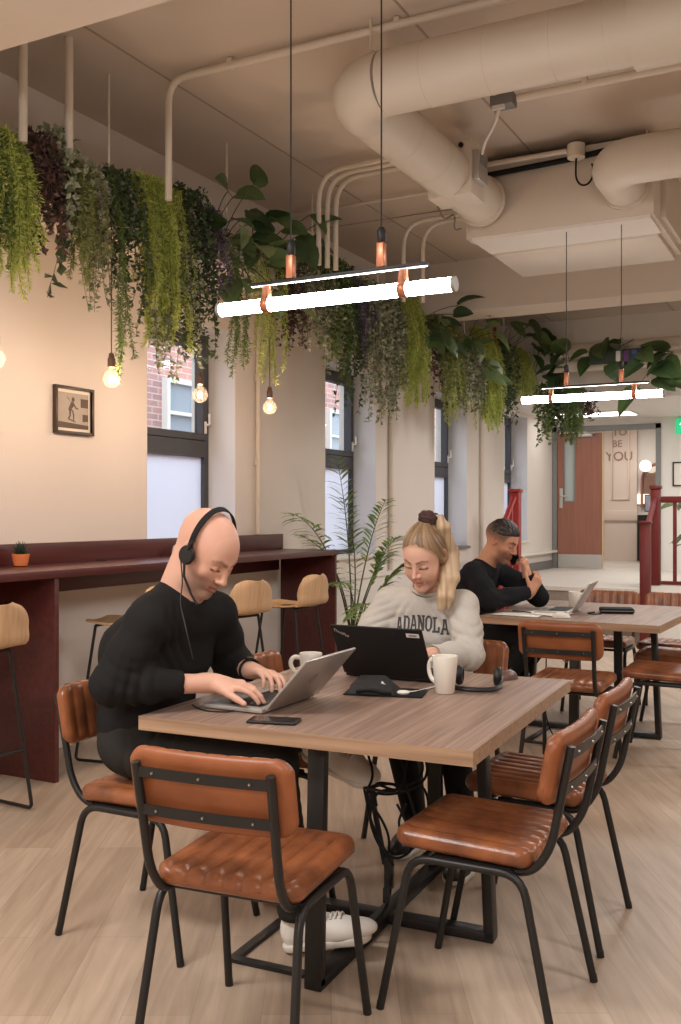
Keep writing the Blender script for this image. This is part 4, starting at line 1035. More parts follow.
sm = mat('screen_picture', lin(90, 150, 170), .3, nz=1, scale=(14, 1, 14), col2=lin(210, 170, 190)); mb = MB(); mb.b2((-.155, -.033, .065), (.185, -.0305, .325)); mb.build('screen', sm, t)
x, y, z = at_y(642, 497, YC-.02)
t = thing('glow_panel', 'bright lit panel on the corridor wall above the monitor', 'lamp', (x, YC-.001, z))
mb = MB(); mb.b2((-.12, -.04, -.12), (.12, 0, .05), bev=.004); mb.build('panel', glow('warm_panel', (1, .88, .74, 1), 1.1), t)
mb = MB(); mb.b2((-.13, -.02, -.13), (.13, -.0, -.121)); mb.build('bracket', M['white'], t)
# lettering on the corridor panel
FT = mat('bronze_letters', lin(150, 120, 104), .4, metal=.3)
for k, (txt, px_, py_) in enumerate((('TO', 619.5, 432), ('BE', 617, 443.5), ('YOU', 619, 457))):
    x, y, z = at_y(px_, py_, YC-.1)
    cu = bpy.data.curves.new('wall_lettering', 'FONT'); cu.body = txt; cu.size = .17 if k < 2 else .22; cu.extrude = .006; cu.align_x = 'CENTER'
    o = bpy.data.objects.new('wall_lettering', cu); COL.objects.link(o); bpy.context.view_layer.update()
    me = bpy.data.meshes.new_from_object(o.evaluated_get(bpy.context.evaluated_depsgraph_get())); bpy.data.objects.remove(o)
    o = bpy.data.objects.new('wall_lettering', me); COL.objects.link(o); me.materials.clear(); me.materials.append(FT)
    o.location = (x, YC-.088, z-.06); o.rotation_euler = (R(90), 0, 0); tag(o, ['top line of bronze letters on the corridor panel', 'middle line of bronze letters on the corridor panel', 'bottom, largest line of bronze letters on the corridor panel'][k], 'lettering')
# ------------------------------------------------------------------ things on the tables
TZ = .7505
def make_laptop(name, label, loc, rz, w, d, ang, m_body, m_lid, keys=True):
    """hinge along local x at y=0, base towards -y, lid opened by ang from the base"""
    t = thing(name, label, 'laptop', loc, rz)
    mb = MB(); mb.b2((-w/2, -d, .003), (w/2, 0, .017), bev=.004)
    for x in (-w/2+.03, w/2-.03):
        for y in (-d+.02, -.02): mb.cyl((x, y, 0), (x, y, .0035), .008, n=10)
    b = mb.build('base', m_body, t)
    mb = MB(); mb.b2((-w/2+.03, -d*.60, .0171), (w/2-.03, -.022, .0176)); kb = mb.build('keyboard_deck', M['black'], b)
    mb = MB(); kw = (w-.07)/13
    for r_ in range(5):
        for c in range(13): mb.b2((-w/2+.034+c*kw, -.03-(r_+1)*(d*.52/5)+.002, .0177), (-w/2+.034+(c+1)*kw-.003, -.03-r_*(d*.52/5)-.001, .0192))
    mb.build('keys', mat('keycaps', lin(44, 43, 43), .5), kb, 0)
    mb = MB(); mb.b2((-.055, -d+.012, .0171), (.055, -d*.66, .0175)); mb.build('touchpad', M['grey'], b)
    ld = bpy.data.objects.new('lid', None); COL.objects.link(ld); ld.parent = t; ld.location = (0, .004, .015); ld.rotation_euler = (R(-(ang-90)), 0, 0)
    mb = MB(); mb.b2((-w/2, 0, .004), (w/2, .009, d-.002), bev=.004); o = mb.build('lid_shell', m_lid, t)
    o.location = ld.location; o.rotation_euler = ld.rotation_euler; bpy.data.objects.remove(ld)
    mb = MB(); mb.b2((-w/2+.008, -.0008, .014), (w/2-.008, .0002, d-.012)); mb.build('screen', mat('laptop_screen', lin(30, 32, 36), .12), o)
    mb = MB(); mb.cyl((-w/2+.03, .004, .014), (w/2-.03, .004, .014), .007, n=10); mb.build('hinge', m_body, t)
    return t, o
lt, lid = make_laptop('laptop', 'silver laptop in front of the bald man in black', (-1.605, 2.735, TZ), R(-90), .33, .222, 132, M['silver'], M['silver'])
mb = MB(); mb.cyl((0.0, .0091, .115), (0.0, .0097, .115), .02, n=28); lg = mb.build('round_logo', mat('logo_grey', lin(150, 147, 143), .3, metal=.6), lid)
mb = MB()
for x0, z0, z1, lean in ((-.008, -.012, .014, .006), (-.001, -.012, .004, .003), (.003, -.014, .004, .003), (.009, -.008, .004, .002)): mb.b2((-x0-.0012, .0097, .115+z0), (-x0+.0012, .0100, .115+z1))
mb.build('logo_strokes', M['silver'], lg)
mb = MB(); mb.b2((-.15, .0091, .012), (-.115, .0096, .028)); mb.build('sticker', M['paper'], lid)
lt2, lid2 = make_laptop('laptop', 'black laptop the woman in grey is working on, its lid towards us', (-1.527, 3.33, TZ), R(180), .362, .229, 121, M['black'], mat('black_lid', lin(30, 28, 27), .55, spec=.3))
lt2.rotation_euler = (0, 0, R(180)); 
mb = MB(); mb.b2((-.168, .0091, .193), (-.118, .0097, .210)); sk = mb.build('asset_sticker', M['paper'], lid2)
mb = MB(); mb.b2((-.158, .00972, .198), (-.128, .0099, .204)); mb.build('sticker_print', M['grey'], sk)
def text_mesh(txt, size, m, parent, loc, rot, ext=.0004, name='lettering'):
    cu = bpy.data.curves.new(name, 'FONT'); cu.body = txt; cu.size = size; cu.extrude = ext; cu.align_x = 'CENTER'
    o = bpy.data.objects.new(name, cu); COL.objects.link(o); bpy.context.view_layer.update()
    me = bpy.data.meshes.new_from_object(o.evaluated_get(bpy.context.evaluated_depsgraph_get())); bpy.data.objects.remove(o)
    o = bpy.data.objects.new(name, me); COL.objects.link(o); me.materials.clear(); me.materials.append(m)
    o.parent = parent; o.location = loc; o.rotation_euler = rot; return o
text_mesh('ThinkPad', .017, mat('lid_logo', lin(190, 176, 172), .4), lid2, (.145, .0095, .190), (R(90), R(26), R(180)), name='lid_wordmark')
lt3, lid3 = make_laptop('laptop', 'silver laptop before the man on the phone at the back table', (-1.54, 6.10, TZ), R(-86), .32, .212, 122, M['silver'], M['silver'])
def mug(label, x, y, rz, r0, r1, h, group=None):
    t = thing('mug', label, 'mug', (x, y, TZ), rz, group)
    mb = MB(); k = .004
    mb.lathe([(0, .0), (r0-.004, 0), (r0, .004), (r1, h-.003), (r1-.001, h), (r1-k, h-.002), (r0-k+.001, .008), (0, .008)], n=36); mb.build('cup', M['cream'], t, 45)
    mb = MB(); P = [(r0+(r1-r0)*.83-.004, 0, h*.83), (r1+.022, 0, h*.86), (r1+.034, 0, h*.62), (r1+.022, 0, h*.32), (r0+(r1-r0)*.22-.003, 0, h*.22)]
    mb.tube(P, .0062, 10, .03, flat=1.4); mb.build('handle', M['cream'], t, 60); return t
mug('tall cream mug standing alone beside the black laptop', -1.245, 3.17, R(158), .033, .0445, .128, 'cream mugs')
tq = mug('cream mug half hidden behind the silver laptop lid', -1.80, 3.19, R(205), .036, .043, .098, 'cream mugs')
tq.location = (-1.787, 3.20, TZ)
mug('white mug behind the laptop on the back table', -1.63, 6.46, R(20), .034, .04, .10)
# phone
t = thing('phone', 'black phone lying face up near the front edge of the table', 'phone', (-1.520, 2.500, TZ), R(14))
mb = MB(); mb.box((0, 0, .0045), (.150, .074, .009), bev=.004, seg=3); mb.build('case', M['black'], t)
mb = MB(); mb.box((0, 0, .0092), (.142, .067, .0006)); mb.build('screen', mat('phone_glass', lin(34, 32, 34), .08, spec=.6), t)
# cables lying on the table
def cable(label, pts, r=.0022, m='rubber', name='cable', group=None, fillet=.03):
    mb = MB(); mb.tube(pts, r, 6, fillet); return tag(mb.build(name, M[m], None, 50), label, 'cable', group)
cable('thin black charging cable at the near side of the silver laptop', [(-1.70, 2.560, TZ+.006), (-1.72, 2.545, TZ+.003), (-1.78, 2.53, TZ+.003), (-1.83, 2.55, TZ+.003), (-1.88, 2.59, TZ+.003)])
# pouch
t = thing('document_pouch', 'open black folding pouch with small things in it, in front of the black laptop', 'pouch', (-1.425, 3.08, TZ), R(15))
mb = MB(); mb.box((0, 0, .003), (.27, .15, .005), bev=.002); mb.build('base_flap', M['rubber'], t)
mb = MB()
V = [(-.12, -.065, .006), (.04, -.065, .006), (.05, .04, .006), (-.11, .055, .006), (-.112, -.055, .034), (.0, -.05, .020), (-.01, .05, .052), (-.10, .057, .048)]
mb.add(V, [(0, 1, 2, 3), (4, 7, 6, 5), (0, 4, 5, 1), (1, 5, 6, 2), (2, 6, 7, 3), (3, 7, 4, 0)]); mb.build('raised_flap', mat('pouch_fabric', lin(36, 34, 34), .7, nz=.3, scale=(40, 40, 40)), t, 25)
mb = MB(); mb.tube([(-.09, -.068, .014), (-.04, -.074, .02), (.0, -.07, .012), (.03, -.066, .012)], .006, 6, .02); mb.build('strap', M['rubber'], t, 50)
mb = MB(); mb.box((-.005, -.005, .032), (.022, .016, .004), Matrix.Rotation(.5, 3, 'Y')); mb.build('tag', M['paper'], t)
mb = MB(); mb.lathe([(0, 0), (.020, .001), (.022, .006), (.016, .010), (0, .011)], (.065, -.035, .0062), 20); t_ = mb.build('disc', M['paper'], t, 40)
cable('white lead with dark plug running from the pouch to the black laptop', [(-1.36, 3.075, TZ+.012), (-1.34, 3.12, TZ+.004), (-1.325, 3.18, TZ+.004), (-1.315, 3.25, TZ+.004)], .003, 'white')
# headphones
t = thing('headphones', 'black over-ear headphones lying beside the tall cream mug', 'headphones', (-1.178, 3.31, TZ), R(12)); t.scale = (1.12, 1.12, 1.12)
for s in (-1, 1):
    rot = Matrix.Rotation(R(90), 3, 'Y') @ Matrix.Rotation(0, 3, 'Z')
    mb = MB(); mb.lathe([(.0, -.010), (.026, -.010), (.031, -.004), (.031, .004), (.026, .012), (.018, .014), (.016, .008), (0, .007)], (s*.062, .03, .034), 24, rot=Matrix.Rotation(R(-90*s), 3, 'Y')); mb.build('ear_cup', M['black'], t, 40)
    mb = MB(); mb.tube([(s*.073, .03, .034), (s*.078, -.005, .030), (s*.073, -.04, .016)], .005, 8, .02); mb.build('yoke', M['steel'], t, 50)
mb = MB(); mb.tube([(-.073, -.04, .014), (-.06, -.07, .011), (-.02, -.085, .010), (.02, -.085, .010), (.06, -.07, .011), (.073, -.04, .014)], .010, 8, .03, flat=.8); mb.build('headband', M['black'], t, 50)
# brown mouse
t = thing('computer_mouse', 'small brown computer mouse at the far edge of the front table', 'mouse', (-1.145, 3.545, TZ), R(75))
mb = MB()
mb.grid(lambda u, v: Vector((.056*math.sin(PI*v)*math.cos(2*PI*u) if 0 else .054*math.cos(PI*v), .031*math.sin(PI*v)*math.cos(2*PI*u), max(0, .034*math.sin(PI*v)*math.sin(2*PI*u))+.001)), 28, 16, cu=True)
o = mb.build('shell', mat('brown_shell', lin(98, 72, 64), .4), t, 60)
mb = MB(); mb.cyl((.024, -.003, .031), (.024, .003, .031), .006, n=12); mb.build('wheel', M['black'], t)
# papers, pouch, cable on the back table
for k, (x, y, a, lab) in enumerate(((-1.80, 5.80, 8, 'sheet of white paper at the near corner of the back table'), (-1.68, 5.92, -12, 'sheet of white paper partly under the silver laptop\'s corner'))):
    mb = MB(); mb.grid(lambda u, v: Vector(((u-.5)*.21, (v-.5)*.297, .0008*k+.001+.002*math.sin(5*u+2*v)**2)), 12, 12); o = mb.build('paper_sheet', M['paper'], None, 60); md = o.modifiers.new('solid', 'SOLIDIFY'); md.thickness = .0006
    o.location = (x, y, TZ+.001+.002*k); o.rotation_euler = (0, 0, R(a+80)); tag(o, lab, 'paper', 'papers on the back table')
t = thing('pen', 'black pen lying on the papers of the back table', 'pen', (-1.80, 5.86, TZ+.013), R(-20)); mb = MB(); mb.cyl((-.07, 0, 0), (.06, 0, 0), .004, n=10); mb.cyl((.06, 0, 0), (.072, 0, 0), .004, .001, n=10); mb.build('barrel', M['black'], t)
mb = MB(); mb.b2((-.065, -.001, .004), (-.03, .001, .0065)); mb.build('clip', M['bolt'], t)
t = thing('computer_mouse', 'pale computer mouse beside the papers on the back table', 'mouse', (-1.53, 5.75, TZ), R(10))
mb = MB(); mb.grid(lambda u, v: Vector((.054*math.cos(PI*v), .031*math.sin(PI*v)*math.cos(2*PI*u), max(0, .032*math.sin(PI*v)*math.sin(2*PI*u))+.001)), 28, 16, cu=True); mb.build('shell', M['paper'], t, 60)
mb = MB(); mb.cyl((.024, -.003, .029), (.024, .003, .029), .006, n=12); mb.build('wheel', M['grey'], t)
t = thing('zip_case', 'flat black case with a cable, right of the laptop on the back table', 'case', (-1.30, 6.18, TZ), R(18))
mb = MB(); mb.box((0, 0, .016), (.20, .13, .032), bev=.01); mb.build('body', M['rubber'], t)
mb = MB(); mb.tube([(-.101, -.066, .016), (.101, -.066, .016)], .003, 6); mb.build('zip', M['grey'], t)
cable('black lead curled beside the flat case on the back table', [(-1.42, 6.12, TZ+.004), (-1.45, 6.03, TZ+.004), (-1.40, 5.99, TZ+.004), (-1.36, 6.05, TZ+.004), (-1.38, 6.10, TZ+.006)], .004)
# hanging bundle of cables under the front table
rnd = random.Random(8)
t = thing('cable_bundle', 'tangle of looped black cables hanging under the front table', 'cable bundle', (-1.34, 2.80, 0))
def cam_off(dx, z, dd=0): dx = dx*1.3+.05; return Vector((CT*dx-ST*dd, ST*dx+CT*dd, z))
for k, pts in enumerate([
        [(-.045, .70), (-.055, .62), (-.035, .55), (-.06, .48), (-.02, .42), (.0, .36), (.0, .26)],
        [(.03, .70), (.02, .62), (.04, .55), (.03, .50), (-.03, .50), (-.05, .42), (-.03, .33), (.01, .27)],
        [(.01, .70), (.07, .63), (.085, .56), (.05, .51), (-.04, .52), (-.03, .45)],
        [(.05, .70), (.045, .60), (.035, .53), (.055, .46), (.07, .38), (.04, .34), (.02, .39), (.04, .46)],
        [(-.02, .51), (.03, .49), (.08, .52), (.10, .45), (.085, .37), (.04, .36)],
        [(-.05, .50), (.0, .475), (.06, .50), (.095, .55), (.08, .64), (.06, .70)],
        [(-.06, .50), (-.045, .40), (-.02, .33), (.012, .28), (.06, .30), (.05, .38), (.02, .45)],
        [(.005, .24), (.0, .14), (-.03, .08), (-.08, .05), (-.13, .044)]]):
    mb = MB(); mb.tube([cam_off(a, z, rnd.uniform(-.03, .03)) for a, z in pts], .0042 if k < 7 else .005, 7, .04, fs=6); mb.build('cable', M['rubber'], t, 50)
mb = MB(); mb.box(cam_off(.0, .24), (.026, .026, .10), bev=.004); mb.build('plug', M['black'], t)
mb = MB(); mb.box(cam_off(-.005, .17), (.022, .022, .05), bev=.004); mb.build('plug', M['black'], t)
mb = MB(); mb.tube([cam_off(-.02+.04*math.cos(a), .505+.006*math.sin(2*a), .035*math.sin(a)) for a in [R(20*i) for i in range(18)]], .005, 6, closed=True); mb.build('cable_tie', M['black'], t, 50)
cable('thin white and grey leads hanging under the back table', [(-1.62, 5.95, .70), (-1.60, 5.93, .52), (-1.55, 5.96, .44), (-1.50, 5.94, .55), (-1.47, 5.97, .70)], .004, 'grey', fillet=.06)
cable('black lead dropping under the back table to the floor', [(-1.66, 5.9, .70), (-1.65, 5.86, .4), (-1.67, 5.9, .15), (-1.62, 5.9, .01), (-1.52, 5.85, .006)], .004, fillet=.08)
# ------------------------------------------------------------------ people: one continuous surface each, from blended volumes
class Field:
    def __init__(s, lo, hi, h):
        s.lo = np.array(lo, float); s.h = h
        s.n = np.ceil((np.array(hi)-s.lo)/h).astype(int)+1
        s.f = np.full(s.n, .05, np.float32)
    def _sl(s, lo, hi):
        a = np.clip(np.floor((np.array(lo)-s.lo)/s.h).astype(int), 0, s.n-1); b = np.clip(np.ceil((np.array(hi)-s.lo)/s.h).astype(int)+1, 1, s.n)
        if np.any(b <= a): return None, None
        ax = [(s.lo[i]+s.h*np.arange(a[i], b[i])).astype(np.float32) for i in range(3)]
        return tuple(slice(a[i], b[i]) for i in range(3)), np.meshgrid(*ax, indexing='ij', sparse=True)
    def op(s, fn, lo, hi, k, kind='u'):
        m = max(k, .004)+2*s.h
        sl, g = s._sl(np.array(lo)-m, np.array(hi)+m)
        if sl is None: return
        d = fn(*g).astype(np.float32); a = s.f[sl]
        if kind == 'u': t = np.clip(.5+.5*(a-d)/k, 0, 1); s.f[sl] = a+(d-a)*t-k*t*(1-t)
        elif kind == 's':
            d = -d; t = np.clip(.5-.5*(a-d)/k, 0, 1); s.f[sl] = a+(d-a)*t+k*t*(1-t)
    def cap(s, a, b, r0, r1=None, k=.015, kind='u', flat=None):
        r1 = r0 if r1 is None else r1
        a = np.array(a, float); b = np.array(b, float); ba = b-a; L2 = max(ba@ba, 1e-12); R_ = max(r0, r1)
        def fn(X, Y, Z):
            t = np.clip(((X-a[0])*ba[0]+(Y-a[1])*ba[1]+(Z-a[2])*ba[2])/L2, 0, 1)
            return np.sqrt((X-a[0]-ba[0]*t)**2+(Y-a[1]-ba[1]*t)**2+(Z-a[2]-ba[2]*t)**2)-(r0+(r1-r0)*t)
        s.op(fn, np.minimum(a, b)-R_, np.maximum(a, b)+R_, k, kind); return s
    def chain(s, pts, rs, k=.015, kind='u'):
        for i in range(len(pts)-1): s.cap(pts[i], pts[i+1], rs[i], rs[i+1], k, kind)
        return s
    def ell(s, c, r, M3=None, k=.015, kind='u'):
        c = np.array(c, float); r = np.array(r, float); Q = np.eye(3) if M3 is None else np.array(M3)   # columns = axes
        def fn(X, Y, Z):
            d = (X-c[0], Y-c[1], Z-c[2]); q = [sum(d[j]*Q[j][i] for j in range(3)) for i in range(3)]
            k0 = np.sqrt(sum((q[i]/r[i])**2 for i in range(3)))+1e-9; k1 = np.sqrt(sum((q[i]/r[i]**2)**2 for i in range(3)))+1e-9
            return k0*(k0-1)/k1
        e = np.sqrt(sum((Q[:, i]*r[i])**2 for i in range(3)))
        s.op(fn, c-e, c+e, k, kind); return s
    def clip(s, fn, k=.004):
        """keep only where fn(X,Y,Z) <= 0"""
        ax = [(s.lo[i]+s.h*np.arange(s.n[i])).astype(np.float32) for i in range(3)]
        g = np.meshgrid(*ax, indexing='ij', sparse=True); d = fn(*g).astype(np.float32); a = s.f
        t = np.clip(.5-.5*(a-d)/k, 0, 1); s.f = (a+(d-a)*t+k*t*(1-t)).astype(np.float32); return s
    def mesh(s):
        f = s.f; f[0] = f[-1] = .05; f[:, 0] = f[:, -1] = .05; f[:, :, 0] = f[:, :, -1] = .05
        I = f < 0
        def sh(a, i, j, k): n = a.shape; return a[i:n[0]-1+i, j:n[1]-1+j, k:n[2]-1+k]
        cnt = np.zeros([d-1 for d in f.shape], np.int8)
        for i in (0, 1):
            for j in (0, 1):
                for k in (0, 1): cnt += sh(I, i, j, k)
        act = (cnt > 0) & (cnt < 8); ii = np.argwhere(act); idx = np.full(act.shape, -1, np.int32); idx[act] = np.arange(len(ii))
        V = np.array([[f[ii[:, 0]+i, ii[:, 1]+j, ii[:, 2]+k] for k in (0, 1)] for i in (0, 1) for j in (0, 1)]).reshape(2, 2, 2, -1)
        acc = np.zeros((len(ii), 3)); num = np.zeros(len(ii))
        C = [(i, j, k) for i in (0, 1) for j in (0, 1) for k in (0, 1)]
        for a in C:
            for d in range(3):
                if a[d]: continue
                b = list(a); b[d] = 1; b = tuple(b); fa, fb = V[a], V[b]; m = (fa < 0) != (fb < 0)
                t = np.where(m, fa/np.where(m, fa-fb, 1), 0)
                p = np.array(a, float)[None, :].repeat(len(ii), 0); p[:, d] += t; acc[m] += p[m]; num[m] += 1
        P = s.lo+s.h*(ii+acc/num[:, None]); Q = []
        for d in range(3):
            o = [(1, 2), (2, 0), (0, 1)][d]; n = f.shape
            sl0 = [slice(1, None)]*3; sl1 = [slice(1, None)]*3; sl0[d] = slice(0, n[d]-1); sl1[d] = slice(1, n[d])
            A = I[tuple(sl0)]; B = I[tuple(sl1)]; e = np.argwhere(A != B); off = np.array([1, 1, 1]); off[d] = 0; e = e+off
            ok = np.all(e < np.array(idx.shape), 1); e = e[ok]; ins = I[e[:, 0], e[:, 1], e[:, 2]]
            q = []
            for da, db in ((0, 0), (-1, 0), (-1, -1), (0, -1)):
                c = e.copy(); c[:, o[0]] += da; c[:, o[1]] += db; q.append(idx[c[:, 0], c[:, 1], c[:, 2]])
            q = np.stack(q, 1); q[~ins] = q[~ins][:, ::-1]; q = q[np.all(q >= 0, 1)]; Q.append(q)
        return P, np.concatenate(Q)
def np_mesh(name, P, Q, m, parent, col=None, base=(0, 0, 0), smooth_it=1):
    if smooth_it:
        for _ in range(smooth_it):
            e = np.concatenate([Q[:, [0, 1]], Q[:, [1, 2]], Q[:, [2, 3]], Q[:, [3, 0]]]); S = np.zeros_like(P); n = np.zeros(len(P))
            for a, b in ((0, 1), (1, 0)):
                for d in range(3): S[:, d] += np.bincount(e[:, a], P[e[:, b], d], len(P))
                n += np.bincount(e[:, a], minlength=len(P))
            P = P*.5+.5*S/np.maximum(n, 1)[:, None]
    me = bpy.data.meshes.new(name); me.vertices.add(len(P)); me.vertices.foreach_set('co', (P-np.array(base)).astype(np.float32).ravel())
    me.loops.add(len(Q)*4); me.loops.foreach_set('vertex_index', Q.astype(np.int32).ravel())
    me.polygons.add(len(Q)); me.polygons.foreach_set('loop_start', np.arange(0, len(Q)*4, 4, dtype=np.int32)); 
    me.update(calc_edges=True); me.validate()
    me.shade_smooth(); me.materials.append(m)
    if col is not None:
        at = me.color_attributes.new('Col', 'FLOAT_COLOR', 'POINT'); c = np.ones((len(P), 4), np.float32); c[:, :3] = col(P) if callable(col) else col
        at.data.foreach_set('color', c.ravel())
    o = bpy.data.objects.new(name, me); COL.objects.link(o); o.parent = parent; return o
def normals(P, Q):
    n = np.cross(P[Q[:, 2]]-P[Q[:, 0]], P[Q[:, 3]]-P[Q[:, 1]]); N = np.zeros_like(P)
    for k in range(4):
        for d in range(3): N[:, d] += np.bincount(Q[:, k], n[:, d], len(P))
    return N/(np.linalg.norm(N, axis=1)[:, None]+1e-12)
def n1(x, seed=0):
    i = np.floor(x); f = x-i; f = f*f*(3-2*f); h = lambda k: np.modf(np.abs(np.sin(k*12.9898+seed*4.1)*43758.5453))[0]
    return h(i)*(1-f)+h(i+1)*f
def unit(v): v = np.array(v, float); return v/np.linalg.norm(v)
class Head:
    """local axes: x = person's right, y = face forward, z = crown"""
    def __init__(s, c, fwd, up, sc_=1.0):
        s.c = np.array(c, float); f = unit(fwd); u = unit(np.array(up)-f*(np.array(up)@f)); r = np.cross(f, u); s.B = np.stack([r, f, u], 1); s.s = sc_
    def w(s, p): return s.c+s.B @ (np.array(p, float)*s.s)
    def loc(s, P): return ((P-s.c) @ s.B)/s.s
def seg_d(L, a, b):
    a = np.array(a); b = np.array(b); ba = b-a; t = np.clip(((L-a) @ ba)/(ba @ ba), 0, 1); return np.linalg.norm(L-a-t[:, None]*ba, axis=1)
def add_head(F, H, neck, female=False, skinny=1.0, ears=True, nape=False):
    S = H.s; E = lambda c, r, k=.012, kind='u', M3=None: F.ell(H.w(c), np.array(r)*S, H.B if M3 is None else H.B @ M3, k*S, kind)
    K = lambda a, b, r0, r1=None, k=.008, kind='u': F.cap(H.w(a), H.w(b), r0*S, (r0 if r1 is None else r1)*S, k*S, kind)
    j = .93 if female else 1.0
    E((0, -.014, .034) if female else (0, -.020, .034), (.076, .098, .084) if female else (.077, .105, .086), .01)
    E((0, .028, .0), (.066*j, .064, .082), .03)
    E((0, .030, -.064), (.054*j, .058, .056), .03)
    K((-.034*j, .02, -.09), (0, .066, -.104), .022, .019, .02); K((.034*j, .02, -.09), (0, .066, -.104), .022, .019, .02)
    E((0, .074, -.106), (.020*j, .016, .016), .014)
    for s in (-1, 1):
        E((s*.043*j, .056, -.028), (.022, .022, .018), .02) if not female else E((s*.034, .054, -.040), (.028, .028, .034), .025)
        K((s*.012, .087, .021), (s*.042, .072, .022), .0085 if not female else .0035, .006 if not female else .003, .012)
        E((s*.031, .092 if not female else .0970, -.001), (.017, .014, .0105), .012, 's')
        E((s*.031, .0735, -.002), (.0145, .0145, .0135), .003)
        K((s*.018, .0845, -.006), (s*.044, .0785, -.005), .0032, .0026, .003)      # lid edge
    K((0, .086, .018), (0, .108, -.030), .0085 if not female else .0052, .0105 if not female else .0078, .012)
    E((0, .1105 if not female else .1075, -.034), (.0115 if not female else .0088, .011, .0095 if not female else .008), .006)
    for s in (-1, 1): E((s*(.0125 if not female else .0105), .099 if not female else .0965, -.038), (.0085 if not female else .0068, .010, .0075), .005); E((s*.006, .1035, -.0445), (.0035, .005, .003), .002, 's')
    K((-.021, .085, -.0635), (0, .0965, -.0605), .0045, .0062, .005); K((.021, .085, -.0635), (0, .0965, -.0605), .0045, .0062, .005)
    K((-.018, .085, -.0745), (0, .0945, -.0755), .0050, .0072, .005); K((.018, .085, -.0745), (0, .0945, -.0755), .0050, .0072, .005)
    K((-.024, .090, -.0685), (0, .1035, -.0680), .0016, .0018, .0025, 's'); K((.024, .090, -.0685), (0, .1035, -.0680), .0016, .0018, .0025, 's')
    if ears:
        for s in (-1, 1):
            T = np.array([[math.cos(.35*s), -math.sin(.35*s), 0], [math.sin(.35*s), math.cos(.35*s), 0], [0, 0, 1]])
            E((s*.079, -.012, -.004), (.0075, .0185, .031), .006, M3=T); E((s*.086, -.006, .0), (.006, .010, .018), .004, 's', M3=T); E((s*.074, .002, -.008), (.006, .006, .008), .005)
    nb = np.array(neck, float)
    if nape: F.cap(H.w((0, -.050, -.01)), nb+H.B[:, 1]*-.02, .058*S, .064*S, .03)
    F.cap(H.w((0, -.028, -.045)), nb, (.056 if not female else .046)*S*skinny, (.062 if not female else .05)*S*skinny, .03)
def hand(F, wrist, fwd, back, side, curls, sc_=1.0, thumb=.5, spread=.05, tc=.3):
    """side=+1 when the thumb lies on fwd x back's negative side; curls: (knuckle, mid, tip) angles in degrees, or one tuple per finger"""
    f = unit(fwd); b = unit(np.array(back)-f*(np.array(back)@f)); l = np.cross(f, b)*side; w = np.array(wrist, float); S = sc_
    kn = [(-.029, .086), (-.010, .091), (.009, .086), (.026, .078)]; ln = [.072, .080, .075, .058]; rr = [.0088, .0090, .0085, .0075]
    for i in range(4):
        k0 = w+S*(l*kn[i][0]*.55+f*.018); k1 = w+S*(l*kn[i][0]+f*kn[i][1]+b*.004)
        F.cap(k0, k1, .0135*S, .0105*S, .014*S)
        c = curls[i] if isinstance(curls[0], (tuple, list)) else curls
        d = unit(f+l*spread*(i-1.5)); p = k1; ang = 0
        dirs = lambda a: unit(d*math.cos(a)-b*math.sin(a))
        for q, (fr, ra, rb) in enumerate(((.44, 1.0, .92), (.31, .92, .86), (.25, .86, .74))):
            ang += R(c[q]); e = p+dirs(ang)*ln[i]*fr*S; F.cap(p, e, rr[i]*ra*S, rr[i]*rb*S, .0035*S if q == 0 else .003*S); p = e
    p = w+S*(f*.022-l*.022-b*.004); d0 = unit(f*.62-l*(.35+.6*thumb)-b*tc); d1 = unit(f*.85-l*(.25+.2*thumb)-b*(tc+.15))
    q1 = p+d0*.044*S; q2 = q1+unit(d0*.5+d1*.5)*.032*S; q3 = q2+d1*.026*S
    F.cap(p, q1, .0145*S, .0115*S, .014*S); F.cap(q1, q2, .0108*S, .0098*S, .004*S); F.cap(q2, q3, .0098*S, .0080*S, .004*S)
    F.cap(w-f*.03*S, w+f*.03*S, .024*S, .022*S, .02*S)
def wrinkle(P, N, spots, amp=.006, freq=26, seed=0):
    """folds running round the limb at the given (point, radius, axis, strength) spots"""
    out = np.zeros(len(P)); rng = np.random.RandomState(seed)
    for c, r, ax, st in spots:
        d = np.linalg.norm(P-np.array(c), axis=1); w = np.exp(-(d/r)**2)*st; u = unit(ax); v = np.cross(u, [.3, .5, .8]); v = unit(v); t = np.cross(u, v)
        s = (P-np.array(c)) @ u; a = (P-np.array(c)) @ v; b = (P-np.array(c)) @ t
        ph = s*freq*2.3+2.0*np.sin(a*15+rng.uniform(0, 6))+1.8*np.sin(b*13+s*20+rng.uniform(0, 6))
        out += w*(np.abs(np.sin(ph))-.62)*1.6*(.6+.4*np.sin(a*9+b*7+rng.uniform(0, 6)))
    for k in range(4):
        q = rng.normal(size=3)*14; out += .10*np.sin(P @ q+rng.uniform(0, 6))
    return P+N*(out*amp)[:, None]
def garment(name, F, m, parent, base, spots=(), amp=.005, seed=0, col=None, it=2):
    P, Q = F.mesh(); N = normals(P, Q); P = wrinkle(P, N, spots, amp, seed=seed)
    return np_mesh(name, P, Q, m, parent, col, base, it)
